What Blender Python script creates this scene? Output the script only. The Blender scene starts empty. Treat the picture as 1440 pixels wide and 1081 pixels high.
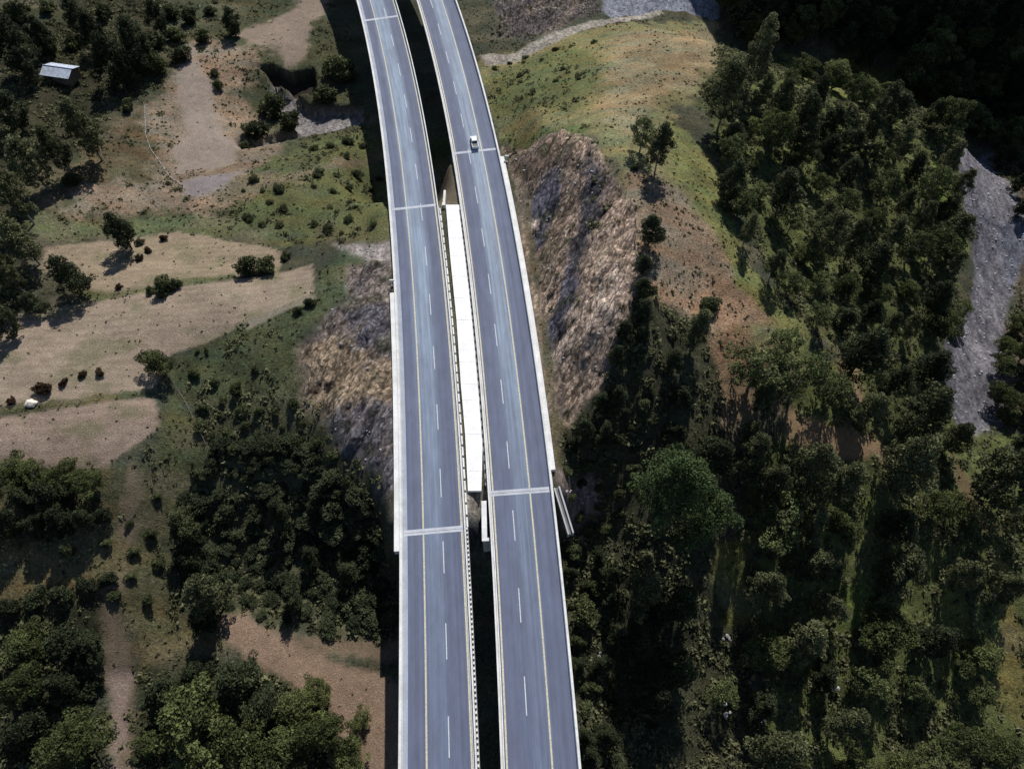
# aerial view of two motorway carriageways crossing a ridge
import math
import numpy as np
# ---------------------------------------------------------------- camera constants
CAM_H = 120.0
PITCH = math.radians(58.3)          # below the horizon
SX, SY = -0.20, -0.98               # horizontal direction shadows fall
SUN_EL = 45.0

# ---------------------------------------------------------------- noise
def _hash(ix, iy, seed):
    h = (ix.astype(np.int64) * 374761393 + iy.astype(np.int64) * 668265263 + seed * 982451653) & 0xffffffff
    h = ((h ^ (h >> 13)) * 1274126177) & 0xffffffff
    h = h ^ (h >> 16)
    return (h & 0xffffff) / float(0xffffff)
def vnoise(x, y, seed=0):
    ix = np.floor(x); iy = np.floor(y); fx = x - ix; fy = y - iy
    fx = fx * fx * (3 - 2 * fx); fy = fy * fy * (3 - 2 * fy)
    a = _hash(ix, iy, seed); b = _hash(ix + 1, iy, seed)
    c = _hash(ix, iy + 1, seed); d = _hash(ix + 1, iy + 1, seed)
    return (a * (1 - fx) + b * fx) * (1 - fy) + (c * (1 - fx) + d * fx) * fy
def fbm(x, y, octv=4, seed=0):
    s = np.zeros_like(x); a = 0.5; t = 0
    for o in range(octv):
        s += a * vnoise(x, y, seed + o * 17); t += a
        x = x * 2.03 + 11.3; y = y * 2.03 - 7.1; a *= 0.5
    return s / t * 2 - 1            # -1..1
def sstep(a, b, x):
    t = np.clip((x - a) / (b - a), 0, 1); return t * t * (3 - 2 * t)

# ---------------------------------------------------------------- carriageways
def road_x(k, Y): return np.polyval(ROADS[k], np.asarray(Y, float) / 100.0)
def road_frame(k, Y):
    x = road_x(k, Y); dx = (road_x(k, np.asarray(Y) + .5) - road_x(k, np.asarray(Y) - .5))
    n = np.sqrt(1 + dx * dx)
    return x, 1 / n, -dx / n        # x, normal(+right)
def road_off(k, X, Y):
    x = road_x(k, Y); dx = (road_x(k, Y + .5) - road_x(k, Y - .5))
    return (X - x) / np.sqrt(1 + dx * dx)

# ---------------------------------------------------------------- terrain
def tps_fit():
    P = np.array([(a[0], a[1]) for a in CTRL]) / 100.0; z = np.array([a[2] for a in CTRL])
    n = len(P); d2 = ((P[:, None] - P[None]) ** 2).sum(-1)
    K = np.where(d2 > 0, d2 * np.log(np.maximum(d2, 1e-12)) * .5, 0) + np.eye(n) * 0.0006
    A = np.zeros((n + 3, n + 3)); A[:n, :n] = K; A[:n, n] = 1; A[:n, n + 1:] = P
    A[n, :n] = 1; A[n + 1:, :n] = P.T
    return P, np.linalg.solve(A, np.concatenate([z, [0, 0, 0]]))
_P, _W = None, None
def h_smooth(X, Y):
    global _P, _W
    if _P is None: _P, _W = tps_fit()
    X = np.clip(np.asarray(X, float), -270, 270); Y = np.clip(np.asarray(Y, float), -60, 400)
    x = X / 100; y = Y / 100; n = len(_P)
    s = _W[n] + _W[n + 1] * x + _W[n + 2] * y
    for i in range(n):
        d2 = (x - _P[i, 0]) ** 2 + (y - _P[i, 1]) ** 2
        s = s + _W[i] * .5 * d2 * np.log(np.maximum(d2, 1e-12))
    return s
def h_base(X, Y):
    X = np.asarray(X, float); Y = np.asarray(Y, float)
    h = np.clip(h_smooth(X, Y), -60, 120)
    # road platform on the ridge, open air under the viaducts
    F = []
    for k, (ya, yb, wl, wr) in enumerate(GRADE):
        o = road_off(k, X, Y)
        dist = np.maximum(np.maximum(-o - wl, o - wr), 0)
        on = sstep(ya - 5, ya + 3, Y) * (1 - sstep(yb - 3, yb + 5, Y))
        F.append(on * (1 - sstep(0.0, 6.0, dist)))
        w2 = (1 - on) * (1 - sstep(3.0, 14.0, dist))
        drop = -13.0 * sstep(0, 16, np.maximum(ya - Y, Y - yb)) - 1.2
        h = np.where(w2 > 0, h * (1 - w2) + np.minimum(h, drop) * w2, h)
    for w in F: h = h * (1 - w) - 0.45 * w
    return h

# ---- layout in metres
CTRL = [(-170.28, 228.06, -6.0), (-144.15, 231.68, -8.0), (-118.93, 238.92, -12.0), (-96.91, 235.4, -15.0), (-73.05, 251.59, -19.0), (-51.54, 244.12, -20.0), (-25.77, 244.12, -20.0), (-149.84, 179.44, -4.0), (-132.28, 185.77, -6.0), (-113.46, 188.13, -10.0), (-97.36, 188.9, -13.0), (-80.73, 202.79, -15.0), (-73.89, 195.16, -20.0), (-58.23, 198.84, -20.0), (-63.28, 186.21, -20.0), (-37.33, 201.15, -19.0), (-16.77, 212.73, -19.0), (-134.39, 143.47, -2.0), (-118.57, 146.99, -5.0), (-102.66, 153.42, -8.0), (-84.86, 157.02, -11.0), (-65.15, 158.22, -12.0), (-45.87, 165.59, -13.0), (-37.06, 136.11, -5.0), (-126.27, 122.86, -2.0), (-106.15, 122.43, -4.0), (-84.81, 125.64, -6.0), (-61.12, 124.41, -6.0), (-43.9, 120.03, -4.0), (-116.29, 100.79, 0.0), (-99.94, 106.77, -2.0), (-71.04, 109.86, -3.0), (-50.56, 108.75, -3.0), (-36.04, 105.02, 0.0), (-107.71, 80.62, 1.0), (-90.51, 81.29, 0.0), (-72.94, 87.59, -1.0), (-58.6, 93.44, -1.0), (-43.32, 89.95, 1.0), (-33.07, 83.57, 2.0), (-27.34, 70.2, 1.0), (-102.95, 68.54, 1.0), (-82.71, 70.79, 0.0), (-99.42, 57.97, 0.0), (-79.36, 58.45, -1.0), (-72.24, 68.02, -1.0), (-68.53, 71.42, -4.0), (-56.0, 79.0, -2.0), (-47.21, 71.97, -2.0), (-34.1, 62.07, -2.0), (-28.09, 54.18, -5.0), (-91.61, 51.18, -5.0), (-78.2, 48.26, -5.0), (-72.44, 53.74, -4.0), (-67.32, 52.82, -9.0), (-54.17, 60.21, -8.0), (-42.2, 58.61, -8.0), (-95.94, 37.8, -7.0), (-80.32, 35.7, -9.0), (-70.31, 34.9, -11.0), (-63.24, 40.77, -17.0), (-46.85, 44.02, -18.0), (-31.85, 41.07, -18.0), (-27.31, 45.67, -14.0), (-92.1, 19.96, -12.0), (-78.31, 21.48, -14.0), (-64.03, 27.05, -17.0), (-53.69, 29.68, -17.0), (-37.32, 27.45, -19.0), (-23.09, 24.66, -18.0), (-87.65, 5.43, -14.0), (-70.57, 10.01, -16.0), (-54.77, 14.8, -18.0), (-38.27, 7.97, -19.0), (-22.96, 11.22, -17.0), (-16.79, 33.73, -17.0), (-5.6, 33.73, -17.0), (2.8, 33.73, -17.0), (-15.65, 14.8, -18.0), (-2.61, 14.8, -18.0), (7.82, 14.8, -18.0), (-5.26, 253.4, -20.0), (15.46, 244.12, -20.0), (43.25, 260.64, -24.0), (70.28, 260.64, -24.0), (-7.14, 211.2, -18.0), (4.47, 194.62, -12.0), (14.46, 220.11, -16.0), (29.95, 210.4, -10.0), (48.08, 211.06, -8.0), (62.52, 203.92, -6.0), (0.0, 162.92, -6.0), (11.57, 158.11, 0.0), (24.87, 160.07, 3.0), (41.23, 167.6, 2.0), (54.38, 173.65, 0.0), (0.94, 146.42, -1.0), (10.68, 140.59, 6.0), (18.8, 135.71, 11.0), (23.98, 118.78, 13.0), (26.16, 107.84, 15.0), (25.25, 89.03, 14.0), (22.62, 78.61, 9.0), (18.47, 71.73, 4.0), (12.81, 65.83, 0.0), (9.27, 59.9, -4.0), (6.84, 121.19, 2.0), (13.09, 116.06, 7.0), (18.95, 111.95, 11.0), (10.93, 97.43, 4.0), (17.77, 92.39, 10.0), (11.82, 82.15, 4.0), (17.24, 81.07, 8.0), (13.12, 73.58, 1.0), (36.69, 128.18, 11.0), (37.05, 105.51, 11.0), (45.42, 115.03, 8.0), (50.24, 100.64, 5.0), (37.49, 91.03, 7.0), (58.79, 89.95, 1.0), (41.18, 79.26, 3.0), (29.96, 74.46, 5.0), (66.83, 86.4, -2.0), (49.08, 72.56, -3.0), (32.82, 64.75, -1.0), (21.49, 62.58, -3.0), (53.19, 145.67, 3.0), (66.46, 173.65, 0.0), (58.11, 121.19, 2.0), (87.23, 171.46, -3.0), (80.29, 140.33, -4.0), (73.97, 110.27, -6.0), (109.98, 171.86, -8.0), (100.56, 134.54, -11.0), (92.85, 106.34, -12.0), (131.4, 176.56, -14.0), (123.93, 141.73, -18.0), (111.72, 111.17, -18.0), (146.42, 170.51, -25.0), (137.58, 134.85, -25.0), (121.91, 102.69, -25.0), (114.26, 81.52, -25.0), (150.17, 147.89, -24.0), (125.95, 91.3, -21.0), (105.31, 77.9, -22.0), (64.4, 67.96, -7.0), (83.75, 71.71, -14.0), (76.82, 83.53, -9.0), (99.3, 89.36, -18.0), (11.59, 50.96, -12.0), (20.28, 50.96, -12.0), (34.38, 52.82, -9.0), (48.37, 54.05, -12.0), (63.71, 52.12, -15.0), (80.86, 53.66, -19.0), (98.88, 55.21, -23.0), (115.12, 58.96, -24.0), (15.61, 34.22, -19.0), (33.11, 34.71, -21.0), (52.93, 35.45, -24.0), (71.55, 35.94, -26.0), (91.28, 36.68, -29.0), (111.01, 37.18, -31.0), (16.33, 15.45, -24.0), (33.57, 15.87, -28.0), (54.22, 16.2, -31.0), (77.13, 16.52, -34.0), (107.5, 16.95, -38.0), (104.65, 6.48, -40.0), (38.41, 6.12, -31.0), (14.19, 5.75, -22.0), (90.0, 238.0, -34.0), (140.0, 228.0, -40.0), (190.0, 215.0, -40.0), (240.0, 200.0, -36.0), (85.0, 262.0, -25.0), (130.0, 262.0, -8.0), (180.0, 250.0, 6.0), (240.0, 235.0, 28.0), (90.0, 300.0, 24.0), (130.0, 300.0, 60.0), (180.0, 295.0, 82.0), (240.0, 280.0, 90.0), (60.0, 300.0, -8.0), (90.0, 350.0, 70.0), (150.0, 350.0, 110.0), (240.0, 350.0, 115.0), (20.0, 330.0, -12.0), (-40.0, 330.0, -15.0), (-100.0, 320.0, -12.0), (-180.0, 300.0, 2.0), (-250.0, 280.0, 12.0), (20.0, 390.0, 5.0), (-60.0, 390.0, 5.0), (-180.0, 390.0, 20.0), (260.0, 120.0, -10.0), (260.0, 60.0, -15.0), (260.0, 0.0, -30.0), (260.0, -50.0, -45.0), (0.0, -50.0, -20.0), (-90.0, -50.0, -18.0), (120.0, -50.0, -40.0), (-200.0, -50.0, -10.0), (-260.0, 30.0, 0.0), (-260.0, 120.0, 2.0), (-260.0, 200.0, 4.0), (240.0, 160.0, -14.0)]  # hill beyond the top right is raised to cast shade over the ravine
ROADS = [[-0.9398, -1.4088, -7.2967, -9.2108], [-0.5637, -2.7802, -4.5739, 2.94]]
GRADE = [(42.23, 126.42, 8.9, 4.8), (49.85, 144.38, 4.6, 8.9)]
ZONES = [
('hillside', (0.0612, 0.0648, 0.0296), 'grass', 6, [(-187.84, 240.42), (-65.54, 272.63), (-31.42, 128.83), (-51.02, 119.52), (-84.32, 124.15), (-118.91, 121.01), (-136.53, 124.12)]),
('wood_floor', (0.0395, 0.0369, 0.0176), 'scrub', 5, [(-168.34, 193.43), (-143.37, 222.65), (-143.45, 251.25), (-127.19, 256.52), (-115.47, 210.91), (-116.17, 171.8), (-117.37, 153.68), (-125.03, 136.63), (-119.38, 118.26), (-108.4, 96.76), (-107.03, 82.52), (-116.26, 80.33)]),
('slope', (0.2159, 0.1559, 0.1022), 'grass', 5, [(-105.0, 213.1), (-105.95, 182.76), (-112.09, 176.96), (-116.78, 157.19), (-117.49, 132.26), (-109.31, 126.3), (-77.24, 130.4), (-58.67, 147.83), (-73.23, 172.87), (-87.73, 192.05), (-81.97, 204.0), (-92.04, 215.54)]),
('slope', (0.0976, 0.0742, 0.0343), 'grass', 5, [(-110.34, 177.54), (-116.78, 157.19), (-117.69, 135.09), (-97.44, 142.79), (-96.76, 151.17), (-107.31, 170.79)]),
('soil', (0.305, 0.2423, 0.1946), 'soil', 2.5, [(-105.03, 208.85), (-104.5, 197.59), (-102.25, 183.87), (-93.7, 167.14), (-95.35, 156.86), (-91.86, 148.57), (-78.09, 153.9), (-78.13, 164.58), (-86.5, 169.35), (-93.51, 190.08), (-99.4, 198.63), (-102.91, 209.23)]),
('soil', (0.2705, 0.2307, 0.2232), 'soil', 2, [(-89.21, 142.9), (-77.25, 150.9), (-73.94, 149.53), (-78.48, 141.42), (-84.93, 137.83)]),
('soil', (0.2705, 0.2016, 0.15), 'soil', 3, [(-93.16, 220.18), (-80.88, 239.42), (-73.32, 261.64), (-65.51, 252.68), (-69.76, 231.78), (-68.89, 210.9), (-74.81, 205.56), (-79.48, 214.65), (-87.74, 216.56)]),
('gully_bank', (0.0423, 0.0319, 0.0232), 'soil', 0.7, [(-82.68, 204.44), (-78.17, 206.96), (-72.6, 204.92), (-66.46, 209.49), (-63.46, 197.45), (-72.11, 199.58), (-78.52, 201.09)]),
('gravel', (0.2159, 0.1946, 0.1878), 'gravel', 1.2, [(-78.96, 201.43), (-70.91, 198.49), (-66.82, 193.19), (-48.87, 190.17), (-44.96, 179.41), (-65.52, 176.24), (-72.59, 187.86), (-77.12, 196.54)]),
('gravel', (0.2051, 0.1812, 0.162), 'gravel', 1.5, [(-81.62, 166.19), (-66.17, 178.92), (-45.5, 182.86), (-44.96, 179.41), (-62.65, 173.39), (-78.23, 161.39)]),
('green_slope', (0.0931, 0.1022, 0.0319), 'grass', 5, [(-75.6, 144.88), (-61.31, 167.89), (-45.28, 174.53), (-35.03, 154.82), (-28.68, 113.15), (-51.02, 119.52), (-70.52, 125.9)]),
('track', (0.15, 0.1221, 0.0685), 'grass', 4, [(-76.07, 146.6), (-57.05, 149.54), (-36.37, 162.39), (-36.16, 160.24), (-55.86, 143.96), (-78.11, 133.46)]),
('green_verge', (0.1119, 0.1221, 0.0452), 'grass', 3.5, [(-119.72, 125.0), (-109.58, 122.62), (-85.93, 129.17), (-70.27, 125.0), (-56.93, 121.91), (-56.05, 117.95), (-83.92, 122.96), (-114.0, 117.19)]),
('field', (0.3278, 0.2462, 0.1559), 'soil', 0.6, [(-112.01, 114.42), (-83.62, 122.07), (-61.15, 117.19), (-55.25, 114.35), (-55.07, 107.63), (-77.19, 102.76), (-92.24, 99.32), (-100.18, 101.37), (-110.55, 107.27)]),
('green_verge', (0.0976, 0.1022, 0.0343), 'grass', 1.5, [(-100.96, 101.33), (-92.41, 99.78), (-65.24, 106.95), (-63.76, 104.46), (-91.26, 96.63), (-98.75, 97.73)]),
('field', (0.3419, 0.2582, 0.1812), 'soil', 0.6, [(-119.17, 86.88), (-104.1, 93.72), (-91.58, 97.52), (-63.76, 104.46), (-47.24, 109.58), (-44.86, 98.34), (-57.97, 90.44), (-73.4, 82.8), (-74.69, 73.67), (-89.43, 69.76), (-110.22, 65.93)]),
('green_verge', (0.0887, 0.0887, 0.0343), 'grass', 1, [(-111.31, 68.65), (-89.7, 70.58), (-74.08, 73.79), (-72.88, 71.83), (-89.02, 68.46), (-109.79, 64.83)]),
('green_slope', (0.0648, 0.0802, 0.0343), 'grass', 2, [(-72.43, 81.52), (-57.9, 90.05), (-44.72, 97.62), (-41.3, 115.44), (-28.68, 113.15), (-27.24, 101.16), (-39.5, 95.9), (-45.64, 84.57), (-44.84, 71.72), (-64.45, 72.48), (-72.57, 75.55)]),
('light_path', (0.2623, 0.2232, 0.162), 'soil', 0.8, [(-58.09, 91.02), (-44.77, 97.86), (-44.16, 96.41), (-57.46, 89.45)]),
('field', (0.3278, 0.2346, 0.1714), 'soil', 0.6, [(-109.79, 64.83), (-89.02, 68.46), (-73.46, 71.67), (-70.97, 65.2), (-78.98, 56.05), (-106.91, 56.14)]),
('bare', (0.305, 0.2623, 0.2423), 'gravel', 2, [(-45.24, 117.45), (-28.68, 113.15), (-28.12, 107.15), (-33.05, 107.06)]),
('rock', (0.1812, 0.1441, 0.1221), 'rock', 2, [(-38.13, 107.41), (-27.83, 107.59), (-21.43, 45.12), (-25.63, 50.51), (-31.02, 56.8), (-38.97, 65.5), (-44.68, 77.73), (-44.83, 84.48), (-35.94, 93.51)]),
('rock', (0.2874, 0.2086, 0.1329), 'rock', 2.5, [(-44.56, 82.69), (-37.73, 84.17), (-25.35, 80.69), (-24.47, 71.05), (-31.57, 68.8), (-42.2, 67.28)]),
('rock', (0.1746, 0.1559, 0.1683), 'rock', 2.5, [(-38.97, 65.5), (-31.51, 68.05), (-23.95, 68.54), (-21.74, 48.61), (-26.5, 52.61)]),
('rock', (0.1221, 0.1119, 0.1329), 'rock', 2, [(-35.64, 91.41), (-28.52, 94.84), (-26.65, 83.35), (-32.77, 80.9)]),
('scrub', (0.0648, 0.0648, 0.0319), 'scrub', 4, [(-65.91, 72.44), (-44.81, 71.43), (-38.95, 64.85), (-26.57, 51.57), (-21.91, 42.45), (-21.68, 27.25), (-38.91, 28.78), (-65.72, 31.27), (-69.51, 41.97), (-69.72, 59.73)]),
('slope', (0.0762, 0.0802, 0.0296), 'grass', 2, [(-72.57, 75.55), (-68.79, 72.96), (-61.31, 61.28), (-64.99, 53.26), (-68.51, 44.88), (-70.75, 46.89), (-69.94, 59.68)]),
('lower_left', (0.0762, 0.0685, 0.0296), 'grass', 4, [(-105.87, 51.21), (-69.6, 58.42), (-67.14, 29.24), (-101.12, 29.05)]),
('track', (0.1812, 0.1329, 0.0844), 'soil', 2, [(-75.19, 58.67), (-72.47, 51.39), (-73.86, 41.13), (-74.74, 32.18), (-72.47, 26.41), (-69.76, 19.35), (-64.75, 1.39), (-69.35, 1.39), (-75.16, 22.74), (-76.97, 32.11), (-75.92, 43.46)]),
('slope', (0.1221, 0.0976, 0.0395), 'grass', 3, [(-103.05, 37.48), (-89.55, 42.53), (-77.85, 44.56), (-71.73, 41.48), (-80.11, 34.47), (-100.84, 27.87)]),
('scrub', (0.0319, 0.0343, 0.016), 'scrub', 4, [(-100.84, 27.87), (-78.48, 32.07), (-75.32, 21.55), (-68.77, -0.68), (-92.28, -0.66)]),
('scrub', (0.0319, 0.0369, 0.016), 'scrub', 4, [(-70.26, 22.94), (-54.19, 25.18), (-40.31, 20.97), (-28.48, 13.59), (-24.27, -0.68), (-64.2, -0.68)]),
('slope', (0.117, 0.1022, 0.0395), 'grass', 3, [(-72.27, 31.13), (-55.12, 29.71), (-52.86, 25.18), (-68.99, 22.4)]),
('track', (0.2874, 0.1878, 0.1221), 'soil', 1.5, [(-58.19, 30.81), (-52.51, 32.81), (-41.28, 26.74), (-33.86, 22.86), (-19.88, 18.99), (-17.58, -0.68), (-25.5, -0.68), (-31.91, 14.23), (-42.85, 20.33), (-53.52, 25.18)]),
('track', (0.1878, 0.1329, 0.0802), 'soil', 1.5, [(-49.86, 30.1), (-38.8, 28.11), (-20.52, 26.59), (-20.25, 23.37), (-39.78, 25.84)]),
('pale_gully', (0.2623, 0.1878, 0.15), 'soil', 1.5, [(-74.83, 22.16), (-70.5, 21.12), (-70.1, 14.6), (-66.83, 1.39), (-69.12, 1.39)]),
('median_ground', (0.0648, 0.0887, 0.0296), 'grass', 2, [(-25.46, 170.28), (-16.83, 167.08), (-14.15, 136.32), (-21.82, 151.88)]),
('median_ground', (0.1812, 0.1441, 0.0931), 'soil', 1.5, [(-22.0, 154.82), (-14.62, 138.96), (-13.01, 126.15), (-18.15, 127.7)]),
('median_ground', (0.2542, 0.2307, 0.1878), 'gravel', 1, [(-9.44, 51.48), (-4.06, 51.66), (-3.89, 47.11), (-8.93, 44.53)]),
('median_ground', (0.0908, 0.0976, 0.0976), 'gravel', 2, [(-9.2, 44.53), (-3.89, 47.11), (-3.37, 41.09), (-9.35, 40.18)]),
('right_slope', (0.1878, 0.1683, 0.0648), 'grass', 4, [(-14.36, 212.46), (27.16, 229.69), (78.43, 254.36), (60.09, 177.35), (43.87, 159.58), (42.1, 127.99), (46.26, 109.04), (63.44, 87.33), (57.14, 75.92), (25.72, 89.18), (26.14, 110.32), (18.93, 137.41), (-2.52, 167.04)]),
('right_slope', (0.2462, 0.1878, 0.0931), 'grass', 5, [(29.95, 210.41), (79.9, 254.74), (60.09, 177.35), (43.25, 167.84), (31.11, 138.73), (23.45, 147.83)]),
('green_slope', (0.117, 0.1274, 0.0395), 'grass', 4, [(-11.13, 201.83), (19.07, 217.75), (28.04, 191.49), (19.51, 163.25), (-4.35, 180.06)]),
('green_slope', (0.1119, 0.1384, 0.0395), 'grass', 3, [(11.27, 152.42), (19.62, 144.98), (18.85, 136.41), (2.05, 162.02), (-1.69, 168.27)]),
('scree', (0.1221, 0.1022, 0.0976), 'rock', 2, [(-8.32, 276.71), (30.88, 280.24), (32.81, 249.74), (17.44, 231.71), (4.89, 223.1), (-4.98, 229.53)]),
('river_gravel', (0.1946, 0.2086, 0.2542), 'gravel', 1.5, [(32.27, 280.17), (78.57, 270.48), (78.93, 253.3), (56.14, 255.06), (36.01, 242.58)]),
('light_path', (0.305, 0.2705, 0.2232), 'gravel', 1.2, [(-10.9, 217.56), (0.0, 216.14), (17.37, 230.46), (56.14, 255.06), (57.03, 251.29), (19.41, 223.25), (0.0, 208.61), (-9.54, 211.71)]),
('bare_slope', (0.2542, 0.1746, 0.107), 'grass', 2.5, [(26.11, 124.73), (38.96, 119.93), (50.25, 100.66), (61.27, 89.53), (43.42, 85.15), (34.55, 75.14), (26.47, 89.29), (26.33, 107.94)]),
('bare_slope', (0.1946, 0.1221, 0.0648), 'grass', 2.5, [(39.06, 83.2), (52.01, 88.95), (50.66, 72.69), (42.03, 60.85), (39.14, 70.73)]),
('bright_grass', (0.162, 0.1683, 0.0452), 'grass', 3, [(39.83, 158.7), (49.65, 137.82), (54.43, 103.99), (66.88, 86.46), (60.97, 82.14), (49.73, 96.98), (44.68, 110.43), (36.74, 122.73)]),
('rock', (0.3813, 0.2705, 0.1946), 'rock', 0.8, [(-2.93, 165.51), (18.93, 137.41), (24.28, 118.68), (26.58, 110.25), (25.0, 89.15), (21.26, 78.78), (18.48, 71.78), (11.39, 64.63), (9.09, 59.87), (7.34, 62.86), (2.56, 116.57)]),
('rock', (0.1384, 0.0976, 0.0723), 'rock', 2, [(-1.67, 164.42), (13.98, 138.33), (15.22, 129.3), (8.7, 131.47), (0.89, 131.08)]),
('rock', (0.0976, 0.0931, 0.1221), 'rock', 2, [(8.41, 133.96), (12.03, 131.42), (10.35, 118.4), (7.39, 109.41), (4.69, 111.55), (4.33, 122.91)]),
('rock', (0.0887, 0.0844, 0.0976), 'rock', 2, [(17.95, 132.29), (21.66, 124.71), (18.1, 110.26), (14.37, 102.75), (12.36, 96.4), (13.73, 109.11)]),
('rock', (0.1022, 0.0976, 0.1329), 'rock', 2, [(12.57, 102.04), (14.13, 97.14), (12.01, 88.53), (8.32, 82.79), (6.48, 87.06), (10.11, 95.77)]),
('rock', (0.4793, 0.3515, 0.2705), 'rock', 2, [(12.01, 88.53), (20.64, 94.52), (22.96, 89.55), (18.58, 80.66), (11.77, 79.31), (9.46, 70.99), (8.2, 77.81)]),
('road_verge', (0.107, 0.0931, 0.0482), 'grass', 1.2, [(1.46, 138.39), (3.07, 137.09), (9.96, 64.59), (11.25, 56.62), (8.27, 56.66), (7.28, 71.05)]),
('scrub', (0.0545, 0.0545, 0.0273), 'scrub', 3, [(11.37, 63.28), (18.48, 71.16), (22.63, 78.63), (26.31, 86.32), (40.53, 88.56), (42.17, 66.0), (51.47, 55.48), (52.06, 1.56), (13.81, -0.7), (9.35, 45.68), (7.86, 52.27)]),
('right_bank', (0.2159, 0.162, 0.1384), 'gravel', 2, [(8.22, 55.16), (15.83, 56.74), (18.84, 50.98), (9.92, 47.45)]),
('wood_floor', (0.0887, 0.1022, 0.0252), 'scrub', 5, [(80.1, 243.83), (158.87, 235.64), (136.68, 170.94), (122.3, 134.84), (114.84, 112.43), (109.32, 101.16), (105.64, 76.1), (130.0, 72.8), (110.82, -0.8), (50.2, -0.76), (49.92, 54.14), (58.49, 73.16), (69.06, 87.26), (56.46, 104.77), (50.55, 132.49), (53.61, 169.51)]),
('clearing', (0.3419, 0.2159, 0.107), 'soil', 3, [(54.58, 72.95), (64.55, 69.41), (76.23, 68.58), (90.37, 66.55), (70.85, 62.64), (57.88, 64.58)]),
('clearing', (0.305, 0.2016, 0.0976), 'soil', 3, [(70.23, 87.73), (81.58, 90.21), (76.79, 75.79), (70.83, 75.77)]),
('clearing', (0.2623, 0.1746, 0.0887), 'soil', 2, [(45.89, 74.74), (52.36, 74.9), (50.28, 67.11), (47.14, 68.11)]),
('grass_strip', (0.117, 0.15, 0.0252), 'grass', 2.5, [(74.86, 57.05), (79.65, 49.49), (75.38, 33.45), (68.14, 31.94), (71.78, 42.42)]),
('grass_strip', (0.107, 0.1221, 0.0232), 'grass', 2.5, [(93.88, 44.96), (97.41, 30.13), (94.23, 27.37), (91.46, 35.34)]),
('grass_strip', (0.1384, 0.1221, 0.0296), 'grass', 2.5, [(106.72, 46.84), (111.51, 30.34), (107.69, 11.72), (102.21, 15.6)]),
('grass_strip', (0.1274, 0.1384, 0.0273), 'grass', 2.5, [(40.57, 46.03), (48.33, 47.77), (49.77, 34.05), (43.51, 31.27)]),
('grass_strip', (0.1559, 0.107, 0.0482), 'soil', 2, [(100.53, 68.07), (103.15, 58.51), (106.9, 52.62), (103.52, 52.5), (98.09, 59.69)]),
('bright_grass', (0.1559, 0.162, 0.0319), 'grass', 2, [(104.51, 241.42), (109.79, 236.57), (101.0, 183.45), (96.34, 175.12), (83.61, 181.11)]),
('bright_grass', (0.15, 0.2016, 0.0252), 'grass', 2, [(120.45, 155.6), (125.31, 142.17), (126.66, 131.91), (122.35, 130.48), (119.82, 140.43)]),
('river_gravel', (0.1746, 0.1651, 0.1845), 'gravel', 1.5, [(131.42, 166.98), (176.14, 203.34), (156.74, 165.06), (150.68, 145.4), (147.56, 135.48), (138.26, 120.19), (127.96, 102.51), (118.13, 77.76), (109.46, 75.28), (104.45, 77.35), (108.27, 99.0), (122.37, 113.01), (131.33, 137.68), (128.49, 151.55)]),
('river_gravel', (0.1329, 0.1384, 0.1714), 'gravel', 2, [(143.04, 146.57), (148.11, 140.22), (143.87, 128.09), (137.58, 122.64)]),
('river_bank', (0.0931, 0.0685, 0.0452), 'scrub', 2, [(177.02, 208.95), (200.5, 206.33), (130.0, 72.8), (118.15, 77.37), (128.31, 102.48), (139.65, 121.55), (148.78, 136.71), (150.78, 148.08)]),
('far_slope', (0.013, 0.016, 0.008), 'scrub', 4, [(78.58, 297.15), (178.51, 259.64), (200.5, 206.33), (166.28, 207.89), (163.67, 225.78), (128.05, 245.9), (83.74, 249.0)])]
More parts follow.
